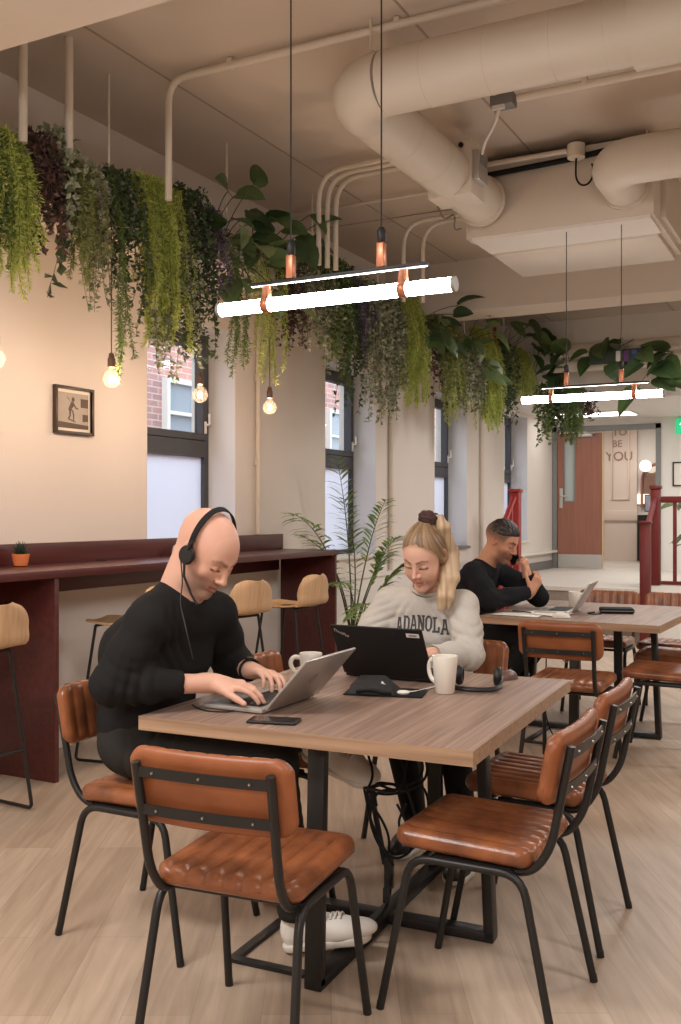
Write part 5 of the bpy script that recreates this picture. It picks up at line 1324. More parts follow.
def shoe(parent, name, heel, toe, up, base, label=None, m=None):
    """low sneaker: upper (with laces and sole as sub-parts); heel/toe = ground points of the sole line"""
    h = np.array(heel, float); t = np.array(toe, float); f = unit(t-h); L = np.linalg.norm(t-h); u = unit(np.array(up)-f*(np.array(up)@f)); l = np.cross(f, u)
    F = Field(np.minimum(h, t)-.11, np.maximum(h, t)+.14, .004); p = lambda a, b, c: h+f*a*L+l*b+u*c
    B = np.stack([f, l, u], 1)
    F.ell(p(.76, .004, .038), (.085, .046, .036), B, .02); F.cap(p(.14, 0, .05), p(.62, .003, .045), .036, .042, .03); F.ell(p(.12, 0, .06), (.036, .034, .05), B, .02)
    F.cap(p(.16, 0, .085), p(.40, 0, .075), .032, .030, .02); F.cap(p(.2, 0, .13), p(.22, 0, .10), .026, .028, .004, 's'); F.cap(p(.24, 0, .14), p(.26, 0, .105), .024, .022, .004, 's')
    hh = h+u*.022
    F.clip(lambda X, Y, Z: -((X-hh[0])*u[0]+(Y-hh[1])*u[1]+(Z-hh[2])*u[2]))
    P, Q = F.mesh(); P0, Q0 = P, Q; o = np_mesh(name, P, Q, m or M['shoe'], parent, None, base, 2)
    if label: o['label'] = label
    G = Field(np.minimum(h, t)-.09, np.maximum(h, t)+.10, .004)
    G.cap(p(.12, 0, .02), p(.5, 0, .02), .040, .041, .02); G.cap(p(.5, 0, .02), p(.80, .004, .02), .041, .049, .03)
    lo = h+u*.001; hi = h+u*.026
    G.clip(lambda X, Y, Z: np.maximum(-((X-lo[0])*u[0]+(Y-lo[1])*u[1]+(Z-lo[2])*u[2]), (X-hi[0])*u[0]+(Y-hi[1])*u[1]+(Z-hi[2])*u[2]))
    P, Q = G.mesh(); np_mesh('sole', P, Q, M['sole'], o, None, base, 1)
    mb = MB(); b = np.array(base); bv = BVHTree.FromPolygons([Vector(x) for x in P0], [tuple(x) for x in Q0])
    def top_(a, l_):
        o_ = p(a, l_, .25); hit = bv.ray_cast(Vector(o_), Vector(-u))[0]
        return (np.array(hit) if hit else p(a, l_, .08))+u*.003-b
    for k in range(6):
        a = .42+.052*k
        mb.tube([top_(a+.01, -.026), top_(a+.012, -.012)+u*.003, top_(a+.014, 0)+u*.004, top_(a+.012, .012)+u*.003, top_(a+.01, .026)], .0036, 6)
        if k < 5: mb.tube([top_(a+.012, -.024), top_(a+.038, 0)+u*.005, top_(a+.064, .024)], .003, 6)
    tg = MB(); tg.tube([top_(.38, 0)+u*.012, top_(.42, 0)+u*.002, top_(.55, 0)-u*.001, top_(.70, 0)-u*.001], [.017, .017, .015, .008], 8, flat=.3); tg.build('tongue', M['shoe_dark'] if m is None else m, o, 50)
    mb.build('laces', M['sole'], o, 50); return o
M['shoe'] = mat('white_leather_shoe', lin(236, 230, 222), .55, nz=.06, scale=(30, 30, 30), bump=.05, bscale=(200, 200, 200)); M['shoe_dark'] = mat('shoe_tongue', lin(176, 168, 160), .7); M['sole'] = mat('white_rubber_sole', lin(224, 218, 208), .6)
M['skin'] = attr_mat('skin', .48, .35, bump=.02, bscale=(220, 220, 220), sub=.12)
M['hair'] = attr_mat('hair', .42, .4, bump=.10, bscale=(160, 160, 30))
M['knit'] = mat('black_sweatshirt', lin(34, 33, 33), .9, spec=.15, nz=.12, scale=(5, 5, 5), bump=.10, bscale=(220, 220, 220))
M['knit2'] = mat('black_zip_top', lin(32, 32, 36), .9, spec=.15, nz=.12, scale=(5, 5, 5), bump=.08, bscale=(220, 220, 220))
M['marl'] = mat('grey_marl_sweatshirt', lin(196, 190, 182), .92, spec=.12, nz=.10, scale=(140, 140, 140), bump=.12, bscale=(180, 180, 180))
M['trouser'] = mat('charcoal_trousers', lin(50, 48, 47), .88, spec=.15, nz=.15, scale=(6, 6, 6), bump=.10, bscale=(200, 200, 200))
M['trouser2'] = mat('black_trousers', lin(30, 30, 32), .88, spec=.15, nz=.15, scale=(6, 6, 6), bump=.08, bscale=(200, 200, 200))
def skin_col(H, base, stub=None, stub_w=0, lips=(170, 96, 84), brow=(70, 48, 36), brow_w=.8, scalp=None, blush=.25):
    b = np.array(lin(*base)[:3]); lp = np.array(lin(*lips)[:3]); br = np.array(lin(*brow)[:3])
    def fn(P):
        c = np.repeat(b[None], len(P), 0); L = H.loc(P); near = np.linalg.norm(L, axis=1) < .16
        def mixin(w, colr):
            nonlocal c
            w = np.clip(w, 0, 1)*near; c = c*(1-w[:, None])+colr*w[:, None]
        rd = b*np.array([1.02, .80, .74])
        for s in (-1, 1):
            mixin(blush*np.exp(-(np.linalg.norm(L-np.array([s*.044, .06, -.034]), axis=1)/.022)**2), rd); mixin(.35*np.exp(-(np.abs(L[:, 0]-s*.083)/.010)**2-((L[:, 2]+.005)/.03)**2), rd)
        mixin(blush*1.3*np.exp(-(np.linalg.norm(L-np.array([0, .112, -.034]), axis=1)/.016)**2), rd)
        if scalp is not None:
            w, colr = scalp(L); mixin(w, np.array(lin(*colr)[:3]))
        if stub is not None:
            jaw = 1/(1+np.exp((L[:, 2]+.046+.25*np.maximum(0, .05-L[:, 1])*0)/.006))*(1/(1+np.exp(-(L[:, 1]-.024)/.008)))*1/(1+np.exp(-(L[:, 2]+.122)/.006))
            mou = np.exp(-((L[:, 2]+.053)/.008)**2-(L[:, 0]/.026)**2)*(L[:, 1] > .06)
            mixin(stub_w*np.maximum(jaw, mou*1.2), np.array(lin(*stub)[:3]))
        d = np.minimum(np.minimum(seg_d(L, (-.019, .088, -.0625), (0, .098, -.0605)), seg_d(L, (.019, .088, -.0625), (0, .098, -.0605))), np.minimum(seg_d(L, (-.017, .088, -.0745), (0, .0965, -.0755)), seg_d(L, (.017, .088, -.0745), (0, .0965, -.0755))))
        mixin(.75*np.exp(-(d/.0075)**4), lp); mixin(.8*np.exp(-((L[:, 2]+.068)/.0018)**2)*(np.abs(L[:, 0]) < .022)*(L[:, 1] > .08), lp*.35)
        for s in (-1, 1):
            d = np.minimum(seg_d(L, (s*.013, .096, .020), (s*.032, .086, .0265)), seg_d(L, (s*.032, .086, .0265), (s*.048, .072, .021)))
            mixin(brow_w*np.exp(-(d/(.0062 if stub is not None else .0044))**4), br)
            d = seg_d(L, (s*.0175, .0865, -.0075), (s*.045, .079, -.006)); mixin(.9*np.exp(-(d/(.0042 if stub is not None else .0050))**4), np.array(lin(50, 35, 30)[:3]))
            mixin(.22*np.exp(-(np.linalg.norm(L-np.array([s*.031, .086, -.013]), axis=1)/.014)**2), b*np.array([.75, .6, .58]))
        return c
    return fn
def person(label, loc):
    return thing('person', label, 'person', loc)
RES = .0034
# ================================================================== the bald man
base = (-2.05, 2.64, 0); man = person('bald man in a black sweatshirt typing on the silver laptop, wearing a headset', base)
H1 = Head((-1.858, 2.645, 1.243), (.78, -.14, -.62), (.62, -.05, .80), 1.06)
F = Field((-2.36, 2.22, .02), (-1.22, 3.16, 1.42), RES)
add_head(F, H1, (-1.955, 2.645, 1.105), nape=True)
shR, shL = (-1.960, 2.462, 1.018), (-1.95, 2.828, 1.018)
elR, elL = (-2.025, 2.372, .840), (-1.99, 2.965, .84)
wrR, wrL = (-1.790, 2.585, .830), (-1.845, 2.872, .828)
F.chain([(-2.08, 2.64, .63), (-2.06, 2.64, .80), (-1.985, 2.645, 1.06)], [.09, .09, .07], .03)
for sh, el, wr in ((shR, elR, wrR), (shL, elL, wrL)):
    F.cap((-1.985, 2.645, 1.05), sh, .07, .05, .03); F.chain([sh, el], [.044, .038], .02); F.chain([el, wr], [.038, .0285], .02)
F.chain([(-2.04, 2.56, .605), (-1.60, 2.625, .60), (-1.545, 2.67, .10)], [.07, .05, .035], .02)
F.chain([(-2.04, 2.73, .605), (-1.72, 2.85, .615), (-1.605, 2.905, .62)], [.07, .05, .036], .02)
hand(F, wrR, (.90, .30, -.10), (.10, -.12, 1), -1, [(12, 22, 16), (10, 26, 18), (12, 30, 20), (18, 32, 22)], 1.05, .05, .05, .12)
hand(F, wrL, (.90, -.28, -.06), (.12, .12, 1), 1, [(8, 30, 22), (14, 34, 24), (20, 36, 24), (24, 36, 24)], 1.05, .25, .05, .2)
P, Q = F.mesh()
np_mesh('body', P, Q, M['skin'], man, skin_col(H1, (216, 168, 146), (104, 88, 82), .55, lips=(168, 104, 92), brow=(104, 78, 62), brow_w=.75, scalp=lambda L: (.30*(1/(1+np.exp(-(L[:, 2]-.01+.5*np.maximum(0, L[:, 1]))/.012)))*(L[:, 1] < .05), (206, 150, 130))), base, 1)
# sweatshirt
G = Field((-2.40, 2.18, .48), (-1.68, 3.14, 1.18), .005)
G.ell((-2.10, 2.64, .66), (.130, .185, .135), None, .03); G.cap((-2.105, 2.60, .72), (-2.08, 2.60, .88), .130, .142, .05); G.cap((-2.105, 2.68, .72), (-2.08, 2.68, .88), .130, .142, .05)
G.cap((-2.05, 2.56, .92), (-2.00, 2.55, 1.01), .13, .09, .06); G.cap((-2.05, 2.73, .92), (-2.00, 2.74, 1.01), .13, .09, .06)
G.cap((-2.02, 2.645, 1.0), (-1.965, 2.645, 1.085), .11, .068, .05)
for yy in (2.50, 2.79): G.cap((-1.985, 2.645, 1.082), (-1.975, yy, 1.045), .055, .055, .05)
for sh, el, wr, cu in ((shR, elR, wrR, .62), (shL, elL, wrL, .74)):
    sh, el, wr = map(np.array, (sh, el, wr)); w = el+(wr-el)*cu
    G.cap((-1.985, 2.645, 1.03), sh, .078, .062, .05); G.chain([sh, sh*.5+el*.5, el], [.066, .068, .062], .03); G.chain([el, el*.45+w*.55, w], [.064, .056, .045], .025)
    cutn = unit(wr-el); 
    for q in (.0,):
        G.cap(w+cutn*.012, w+cutn*.03, .033, .034, .004, 's')
# neckline: opening round the neck
nk = np.array((-1.955, 2.645, 1.095)); ax = unit(H1.w((0, -.028, -.045))-nk); G.cap(nk+ax*.012, nk+ax*.10, .068, .075, .008, 's')
spots = [((-2.0, 2.40, .84), .08, (.3, .2, 1), .8), ((-1.99, 2.95, .84), .08, (.3, .2, 1), .8), ((-1.95, 2.43, .80), .09, (.8, .5, 0), 1.2), ((-1.95, 2.55, .93), .13, (.2, .7, .6), .8), ((-2.1, 2.62, .72), .16, (0, .1, 1), .9), ((-1.93, 2.5, 1.0), .08, (.5, .8, -.2), .7)]
garment('sweatshirt', G, M['knit'], man, base, spots, .0085, 3)
T = Field((-2.33, 2.38, .06), (-1.46, 3.12, .74), .005)
T.cap((-2.09, 2.56, .622), (-2.09, 2.72, .622), .118, .118, .04)
T.chain([(-2.03, 2.555, .60), (-1.60, 2.625, .60), (-1.545, 2.67, .14)], [.095, .073, .056], .03)
T.chain([(-2.03, 2.735, .60), (-1.72, 2.85, .612), (-1.64, 2.91, .63)], [.095, .073, .054], .03)
for a, b in (((-1.545, 2.67, .135), (-1.54, 2.672, .07)), ((-1.632, 2.925, .63), (-1.59, 2.905, .63))): T.cap(a, b, .042, .044, .004, 's')
garment('trousers', T, M['trouser'], man, base, [((-2.0, 2.55, .6), .14, (1, 0, .1), 1), ((-1.62, 2.63, .52), .10, (0, 0, 1), 1), ((-1.56, 2.67, .25), .14, (0, 0, 1), .9)], .006, 5)
shoe(man, 'shoe', (-1.575, 2.66, .002), (-1.300, 2.735, .066), (-.22, -.05, 1), base)
shoe(man, 'shoe', (-1.645, 2.905, .555), (-1.375, 2.895, .485), (.15, -.42, .90), base)
# headset on the head
hs = thing('headset', 'black headset with microphone boom on the bald man\'s head', 'headset', tuple(H1.c))
ww = lambda p: Vector(H1.w(p)-H1.c)
mb = MB(); A = [R(-8+196*i/28) for i in range(29)]
P_ = [ww((.091*math.cos(a), -.000-.036*math.sin(a), .022+.112*math.sin(a))) for a in A]; side = Vector(H1.B[:, 1])*.009*H1.s
V = []
for i, p in enumerate(P_):
    n_ = (p-ww((0, -.012, .03))).normalized(); V += [p-side-n_*.0015, p+side-n_*.0015, p+side+n_*.003, p-side+n_*.003]
F_ = [(i*4+k, i*4+(k+1) % 4, (i+1)*4+(k+1) % 4, (i+1)*4+k) for i in range(len(P_)-1) for k in range(4)]+[(3, 2, 1, 0), tuple(len(V)-4+k for k in range(4))]
mb.add(V, F_); mb.build('headband', M['rubber'], hs, 50)
rotc = Matrix([list(H1.B[:, 1]), list(H1.B[:, 2]), list(H1.B[:, 0])]).transposed()
for s in (1, -1):
    Rm = rotc if s > 0 else Matrix([list(H1.B[:, 2]), list(H1.B[:, 1]), list(-H1.B[:, 0])]).transposed()
    mb = MB(); mb.lathe([(0, 0), (.026, 0), (.031, .004), (.031, .011), (.028, .015), (.0, .017)], ww((s*.087, .010, -.008)), 28, rot=Rm); ec = mb.build('ear_cup', M['black'], hs, 45)
    mb = MB(); mb.tube([ww((s*.103, .010, .012)), ww((s*.102, .006, .035)), ww((s*.088, .002, .040))], .004, 8, .01); mb.build('yoke', M['black'], ec, 50)
mb = MB(); mb.tube([ww((.099, .018, -.025)), ww((.098, .045, -.06)), ww((.086, .095, -.090)), ww((.076, .122, -.102))], [.0042, .0042, .0038, .0046], 8, 0); mb.ball(ww((.076, .123, -.103)), .0055, nu=10, nv=8); mb.build('microphone_boom', M['black'], hs, 50)
mb = MB(); mb.tube([ww((.097, .004, -.034)), Vector((-.020, -.108, -.10)), Vector((-.02, -.125, -.155)), Vector((.02, -.14, -.25)), Vector((.035, -.13, -.33))], .0022, 6, .05); mb.build('cord', M['black'], hs, 50)
# watch on the far wrist
wv = np.array(wrL)-unit(np.array(wrL)-np.array(elL))*.0; ax = unit(np.array(wrL)-np.array(elL)); tw = thing('wrist_watch', 'dark wrist watch on the bald man\'s far wrist', 'watch', tuple(wv))
u_, v_, _d = basis(Vector(ax)); mb = MB(); mb.tube([(u_*math.cos(a)+v_*math.sin(a))*.0365 for a in [R(15*i) for i in range(24)]], .0042, 6, closed=True, flat=1.5); mb.build('strap', M['rubber'], tw, 50)
mb = MB(); zc_ = Vector((0, 0, .038)); mb.cyl(zc_-Vector((0, 0, .003)), zc_+Vector((0, 0, .005)), .015, n=20); mb.build('watch_case', M['black'], tw, 40)

# ================================================================== the woman
base = (-1.60, 3.93, 0); wom = person('woman with a blonde ponytail in a grey lettered sweatshirt working on the black laptop', base)
H2 = Head((-1.560, 3.745, 1.195), (-.07, -.86, -.50), (.03, -.50, .86), 1.06)
F = Field((-2.02, 3.28, .02), (-1.24, 4.16, 1.34), RES)
add_head(F, H2, (-1.598, 3.85, 1.035), True)
shR, shL = (-1.775, 3.875, .985), (-1.435, 3.865, .985)
elR, elL = (-1.86, 3.78, .800), (-1.365, 3.74, .800)
wrR, wrL = (-1.655, 3.60, .822), (-1.45, 3.555, .822)
F.chain([(-1.61, 3.98, .63), (-1.61, 3.95, .78), (-1.605, 3.88, .99)], [.08, .08, .06], .03)
for sh, el, wr in ((shR, elR, wrR), (shL, elL, wrL)):
    F.cap((-1.605, 3.88, .985), sh, .055, .04, .03); F.chain([sh, el], [.038, .032], .02); F.chain([el, wr], [.032, .024], .02)
F.chain([(-1.68, 3.95, .60), (-1.66, 3.64, .595), (-1.60, 3.74, .09)], [.065, .045, .033], .02); F.chain([(-1.53, 3.95, .60), (-1.40, 3.63, .595), (-1.325, 3.58, .09)], [.065, .045, .033], .02)
hand(F, wrR, (.55, -.75, -.08), (0, -.08, 1), 1, (16, 30, 22), .92, .4, .06, .4)
hand(F, wrL, (-.25, -.95, -.06), (0, -.08, 1), -1, (16, 30, 22), .92, .4, .06, .4)
P, Q = F.mesh(); np_mesh('body', P, Q, M['skin'], wom, skin_col(H2, (222, 176, 154), lips=(186, 108, 98), brow=(104, 76, 56), brow_w=.75, blush=.3, scalp=lambda L: (.75*np.exp(-np.maximum(0, L[:, 1]-(.068-.58*np.maximum(0, .078-L[:, 2])+.35*np.maximum(0, L[:, 2]-.10)))/.0075)*(L[:, 2] > -.03), (150, 116, 86))), base, 1)
G = Field((-2.00, 3.55, .48), (-1.22, 4.20, 1.10), .005)
G.ell((-1.61, 3.97, .64), (.17, .13, .125), None, .03); G.cap((-1.66, 3.95, .70), (-1.66, 3.92, .86), .115, .115, .06); G.cap((-1.56, 3.95, .70), (-1.56, 3.915, .86), .115, .115, .06)
G.cap((-1.67, 3.90, .88), (-1.69, 3.885, .95), .105, .075, .06); G.cap((-1.54, 3.90, .88), (-1.52, 3.88, .95), .105, .075, .06)
G.ell((-1.605, 3.87, .995), (.10, .072, .058), None, .04); G.cap((-1.605, 3.875, 1.0), (-1.603, 3.85, 1.045), .064, .058, .03)
for sh, el, wr in ((shR, elR, wrR), (shL, elL, wrL)):
    sh, el, wr = map(np.array, (sh, el, wr)); w = el+(wr-el)*.93
    G.cap((-1.605, 3.88, .97), sh, .073, .056, .05); G.chain([sh, sh*.5+el*.5, el], [.060, .062, .058], .03); G.chain([el, el*.5+w*.5, w], [.056, .047, .038], .025)
    cn = unit(wr-el); G.cap(w+cn*.01, w+cn*.03, .030, .031, .004, 's')
nk = np.array((-1.598, 3.85, 1.03)); ax = unit(H2.w((0, -.028, -.045))-nk); G.cap(nk+ax*.018, nk+ax*.10, .058, .068, .006, 's')
sp = [((-1.80, 3.82, .88), .10, (0, 0, 1), 1), ((-1.42, 3.80, .88), .10, (.1, 0, 1), 1), ((-1.38, 3.75, .80), .09, (.3, 1, .4), 1.2), ((-1.60, 3.80, .76), .14, (.1, 0, 1), .8), ((-1.5, 3.8, .94), .07, (.7, 0, .7), .8), ((-1.72, 3.8, .94), .07, (-.7, 0, .7), .8)]
sw = garment('sweatshirt', G, M['marl'], wom, base, sp, .009, 7)
# collar rib
mb = MB(); u_, v_, d_ = basis(Vector(ax)); cc = Vector(nk)+Vector(ax)*.026-Vector(base); mb.tube([cc+(u_*math.cos(a)+v_*math.sin(a))*.0615 for a in [R(12*i) for i in range(30)]], .0085, 8, closed=True); mb.build('collar', M['marl'], sw, 60)
# chest lettering laid on the cloth
dg = bpy.context.evaluated_depsgraph_get(); me = sw.data; bvh = BVHTree.FromPolygons([v.co.copy() for v in me.vertices], [tuple(p.vertices) for p in me.polygons])
GL = {'A': [[(0, 0), (.9, 0), (2.6, 7), (1.7, 7)], [(4.1, 0), (5, 0), (3.3, 7), (2.4, 7)], [(1.2, 1.9), (3.8, 1.9), (3.6, 2.9), (1.4, 2.9)], [(-.4, 0), (1.5, 0), (1.5, .8), (-.4, .8)], [(3.5, 0), (5.4, 0), (5.4, .8), (3.5, .8)], [(1.3, 6.2), (3.3, 6.2), (3.3, 7), (1.3, 7)]],
      'D': [[(.4, 0), (1.6, 0), (1.6, 7), (.4, 7)], [(-.2, 0), (3.4, 0), (3.4, 1), (-.2, 1)], [(-.2, 6), (3.4, 6), (3.4, 7), (-.2, 7)], [(3.8, 1.6), (5, 1.6), (5, 5.4), (3.8, 5.4)], [(3.4, 0), (5, 1.6), (3.8, 1.6), (3.2, 1)], [(3.4, 7), (3.2, 6), (3.8, 5.4), (5, 5.4)]],
      'N': [[(.3, 0), (1.4, 0), (1.4, 7), (.3, 7)], [(3.8, 0), (4.9, 0), (4.9, 7), (3.8, 7)], [(.3, 7), (1.6, 7), (4.9, 0), (3.6, 0)], [(-.3, 0), (2.0, 0), (2.0, .8), (-.3, .8)], [(3.2, 6.2), (5.5, 6.2), (5.5, 7), (3.2, 7)], [(-.3, 6.2), (1.4, 6.2), (1.4, 7), (-.3, 7)]],
      'O': [[(0, 1.6), (1.2, 1.6), (1.2, 5.4), (0, 5.4)], [(3.8, 1.6), (5, 1.6), (5, 5.4), (3.8, 5.4)], [(1.6, 0), (3.4, 0), (3.4, 1), (1.6, 1)], [(1.6, 6), (3.4, 6), (3.4, 7), (1.6, 7)], [(1.6, 0), (1.8, 1), (1.2, 1.6), (0, 1.6)], [(3.4, 0), (5, 1.6), (3.8, 1.6), (3.2, 1)], [(1.6, 7), (0, 5.4), (1.2, 5.4), (1.8, 6)], [(3.4, 7), (3.2, 6), (3.8, 5.4), (5, 5.4)]],
      'L': [[(.5, 0), (1.7, 0), (1.7, 7), (.5, 7)], [(-.2, 0), (4.9, 0), (4.9, 1), (-.2, 1)], [(3.9, 0), (4.9, 0), (4.9, 2.6), (3.9, 2.6)], [(-.2, 6.1), (2.5, 6.1), (2.5, 7), (-.2, 7)]]}
ink = mat('printed_letters', lin(74, 72, 74), .85)
def chest(x, z):
    h = bvh.ray_cast(Vector((x, -1, z)), Vector((0, 1, 0)))
    return Vector((x, h[0].y-.0016, z)) if h[0] else None
word = 'ADANOLA'; lw_ = .0335; x0 = -.111+.018; zc_ = .912
for i, ch in enumerate(word):
    mb = MB(); q = (i-3)/3
    for quad, ox in [(g, d_) for g in GL[ch] for d_ in (-.0012, .0012)]:
        n = 7; V = []; ok = True
        for b in range(n):
            for a in range(n):
                s, t = a/(n-1), b/(n-1); p = [(quad[0][k]*(1-s)+quad[1][k]*s)*(1-t)+(quad[3][k]*(1-s)+quad[2][k]*s)*t for k in (0, 1)]
                # she faces the camera, so the word runs along +x here
                X = x0+ox+i*lw_+(p[0]-2.5)*.0056; Z = zc_+(p[1]-3.5)*.0092-.013*q*q; c = chest(X, Z)
                if c is None: ok = False; break
                V.append(c)
            if not ok: break
        if ok: mb.add(V, [(b*n+a, b*n+a+1, (b+1)*n+a+1, (b+1)*n+a) for b in range(n-1) for a in range(n-1)])
    if mb.v: mb.build('printed_letter', ink, sw, 60, weld=False)
T = Field((-1.85, 3.42, .05), (-1.20, 4.16, .70), .005)
T.cap((-1.68, 3.98, .612), (-1.54, 3.98, .612), .108, .108, .04)
T.chain([(-1.685, 3.94, .595), (-1.66, 3.64, .59), (-1.60, 3.74, .12)], [.088, .066, .048], .03); T.chain([(-1.53, 3.94, .595), (-1.40, 3.63, .59), (-1.325, 3.58, .12)], [.088, .066, .048], .03)
for a in ((-1.60, 3.74, .115), (-1.325, 3.58, .115)): T.cap(a, (a[0], a[1], .05), .037, .039, .004, 's')
garment('trousers', T, M['trouser2'], wom, base, [((-1.5, 3.55, .5), .1, (0, 0, 1), 1), ((-1.7, 3.57, .5), .1, (0, 0, 1), 1)], .005, 9)
for a, b in (((-1.60, 3.80, .002), (-1.60, 3.55, .002)), ((-1.32, 3.645, .002), (-1.305, 3.395, .002))): shoe(wom, 'shoe', a, b, (0, 0, 1), base, m=M['black'])
# hair, drawn back to a ponytail that falls over her left shoulder
Fh = Field(H2.c-.28, H2.c+.24, .0036)
Fh.ell(H2.w((0, -.016, .036)), np.array((.0800, .1015, .0880))*H2.s, H2.B, .01); Fh.ell(H2.w((0, -.02, -.01)), np.array((.0805, .080, .07))*H2.s, H2.B, .02)
def hairline(X, Y, Z):
    d = (X-H2.c[0], Y-H2.c[1], Z-H2.c[2]); x, y, z = [sum(d[j]*H2.B[j][i] for j in range(3))/H2.s for i in range(3)]
    front = y-(.068-.58*np.maximum(0, .078-z)-.012*np.exp(-(x/.012)**2)*0+.35*np.maximum(0, z-.10)); low = -.05-z-.6*np.maximum(0, -y)
    return np.maximum(front, low)*H2.s
Fh.clip(hairline, .006)
bun = H2.w((-.01, -.060, .122))
Fh.chain([H2.w((0, -.05, .095)), H2.w((-.008, -.062, .128))], [.034*.99, .024], .02)
P, Q = Fh.mesh(); N = normals(P, Q); L = H2.loc(P); bl = H2.loc(bun[None])[0]; d = L-bl; ang = np.arctan2(d[:, 0], d[:, 1]+.0)
# strands run towards the tie: vary with the angle around it
az = np.arctan2(L[:, 0], -(L[:, 2]-.122)*.6+(L[:, 1]+.06)); P = P+N*(.0028*(n1(az*34, 1)-.5)+.0016*(n1(az*80, 2)-.5))[:, None]
def hcol(Pw):
    Lq = H2.loc(Pw); a = np.arctan2(Lq[:, 0], -(Lq[:, 2]-.122)*.6+(Lq[:, 1]+.06)); s = np.clip(.10+.75*n1(a*22, 3)*(.55+.45*n1(a*90, 4)), 0, 1)
    dk = np.array(lin(98, 74, 54)[:3]); lt_ = np.array(lin(180, 150, 116)[:3]); return dk*(1-s[:, None])+lt_*s[:, None]
np_mesh('hair', P, Q, M['hair'], wom, hcol, base, 1)
pt = Field((-1.62, 3.55, .90), (-1.32, 3.98, 1.36), .0036)
tie = H2.w((-.012, -.066, .130))
path = [tie+np.array((.006, .012, .0)), tie+np.array((.032, .020, .004)), tie+np.array((.060, .014, -.040)), np.array((-1.470, 3.815, 1.20)), np.array((-1.462, 3.770, 1.10)), np.array((-1.472, 3.745, 1.03)), np.array((-1.480, 3.742, .975))]
for dx, dy in ((0, 0), (.018, .012), (-.020, .004), (-.008, -.006)):
    q = [path[0], path[1]]+[p+np.array((dx, dy, 0))*min(1, (i+1)/3) for i, p in enumerate(path[2:])]
    pt.chain(q, [.013, .015, .017, .020, .021, .016, .004], .012)
P, Q = pt.mesh(); N = normals(P, Q); ca = P[:, 0]*CT+P[:, 1]*ST; P = P+N*(.0052*(n1(ca*75+P[:, 2]*3, 5)-.5)+.003*(n1(ca*190+P[:, 2]*5, 6)-.5))[:, None]
def pcol(Pw):
    a = Pw[:, 0]*CT+Pw[:, 1]*ST; s = np.clip(.15+.55*n1(a*110+Pw[:, 2]*4, 7)+.35*n1(a*260+Pw[:, 2]*6, 8), 0, 1); t_ = np.clip((1.25-Pw[:, 2])/.2, 0, 1)[:, None]
    dk = np.array(lin(128, 98, 70)[:3])*(1-t_)+np.array(lin(170, 138, 104)[:3])*t_; lt_ = np.array(lin(212, 186, 154)[:3]); return dk*(1-s[:, None])+lt_*s[:, None]
np_mesh('ponytail', P, Q, M['hair'], wom, pcol, base, 1)
mb = MB(); rnd = random.Random(4); n_ = unit(tie-H2.w((0, -.05, .08))); u_, v_, _ = basis(Vector(n_))
mb.ball(Vector(tie-np.array(base)+n_*.004), (.028, .028, .026), nu=18, nv=12)
for k in range(2): mb.tube([Vector(tie-np.array(base)-n_*.006+n_*.012*k)+(u_*math.cos(a)+v_*math.sin(a))*(.027+.005*math.sin(a*7+k)) for a in [R(10*i) for i in range(36)]], [.012+.003*math.sin(i*1.9+k) for i in range(36)], 8, closed=True)
mb.build('scrunchie', mat('dark_brown_scrunchie', lin(70, 44, 42), .8, nz=.3, scale=(80, 80, 80)), wom, 60)

# ================================================================== the man on the phone
base = (-2.15, 6.12, 0); mn3 = person('dark haired man in a black top, phone at his ear, back table', base)
H3 = Head((-2.0, 6.09, 1.185), (.86, -.14, -.40), (.42, -.05, .88), 1.04)
F = Field((-2.46, 5.72, .02), (-1.50, 6.50, 1.36), RES*1.15)
add_head(F, H3, (-2.11, 6.09, 1.035))
shR, shL = (-2.13, 5.91, .985), (-2.10, 6.28, .985)
elR, elL = (-1.985, 5.83, .822), (-1.80, 6.22, .826)
wrR, wrL = (-1.79, 6.02, .875), (-1.862, 6.175, .965)
F.chain([(-2.2, 6.1, .63), (-2.19, 6.1, .78), (-2.13, 6.09, 1.0)], [.09, .09, .07], .03)
for sh, el, wr in ((shR, elR, wrR), (shL, elL, wrL)):
    F.cap((-2.13, 6.09, .99), sh, .065, .045, .03); F.chain([sh, el], [.042, .036], .02); F.chain([el, wr], [.036, .028], .02)
F.chain([(-2.15, 6.02, .605), (-1.78, 6.0, .60), (-2.09, 6.02, .1)], [.07, .05, .035], .02); F.chain([(-2.15, 6.2, .605), (-1.77, 6.335, .60), (-2.09, 6.22, .1)], [.07, .05, .035], .02)
hand(F, wrL, (-.20, -.08, .97), (.92, -.20, .25), -1, [(30, 55, 40), (38, 60, 40), (44, 62, 42), (48, 60, 40)], 1.0, .5, .06, .3)
hand(F, wrR, (.35, .35, .75), (.75, -.60, .05), 1, [(30, 40, 25), (32, 45, 30), (35, 45, 30), (38, 45, 30)], 1.0, .4, .05, .4)
P, Q = F.mesh()
def hair3(L):
    top = .030+.42*np.maximum(0, L[:, 1]-.03)*1.2; w = 1/(1+np.exp(-(L[:, 2]-.012+np.maximum(0, L[:, 1]-.045)*-3.0)/.010))*(L[:, 1] < .075); return .85*w*(L[:, 1] < .07), (62, 48, 42)
np_mesh('body', P, Q, M['skin'], mn3, skin_col(H3, (198, 146, 118), (78, 60, 54), .62, lips=(150, 92, 82), brow=(40, 30, 26), brow_w=.9, scalp=hair3), base, 1)
Fh = Field(H3.c-.2, H3.c+.2, .004); Fh.ell(H3.w((0, -.010, .042)), np.array((.0795, .104, .094))*H3.s, H3.B, .01)
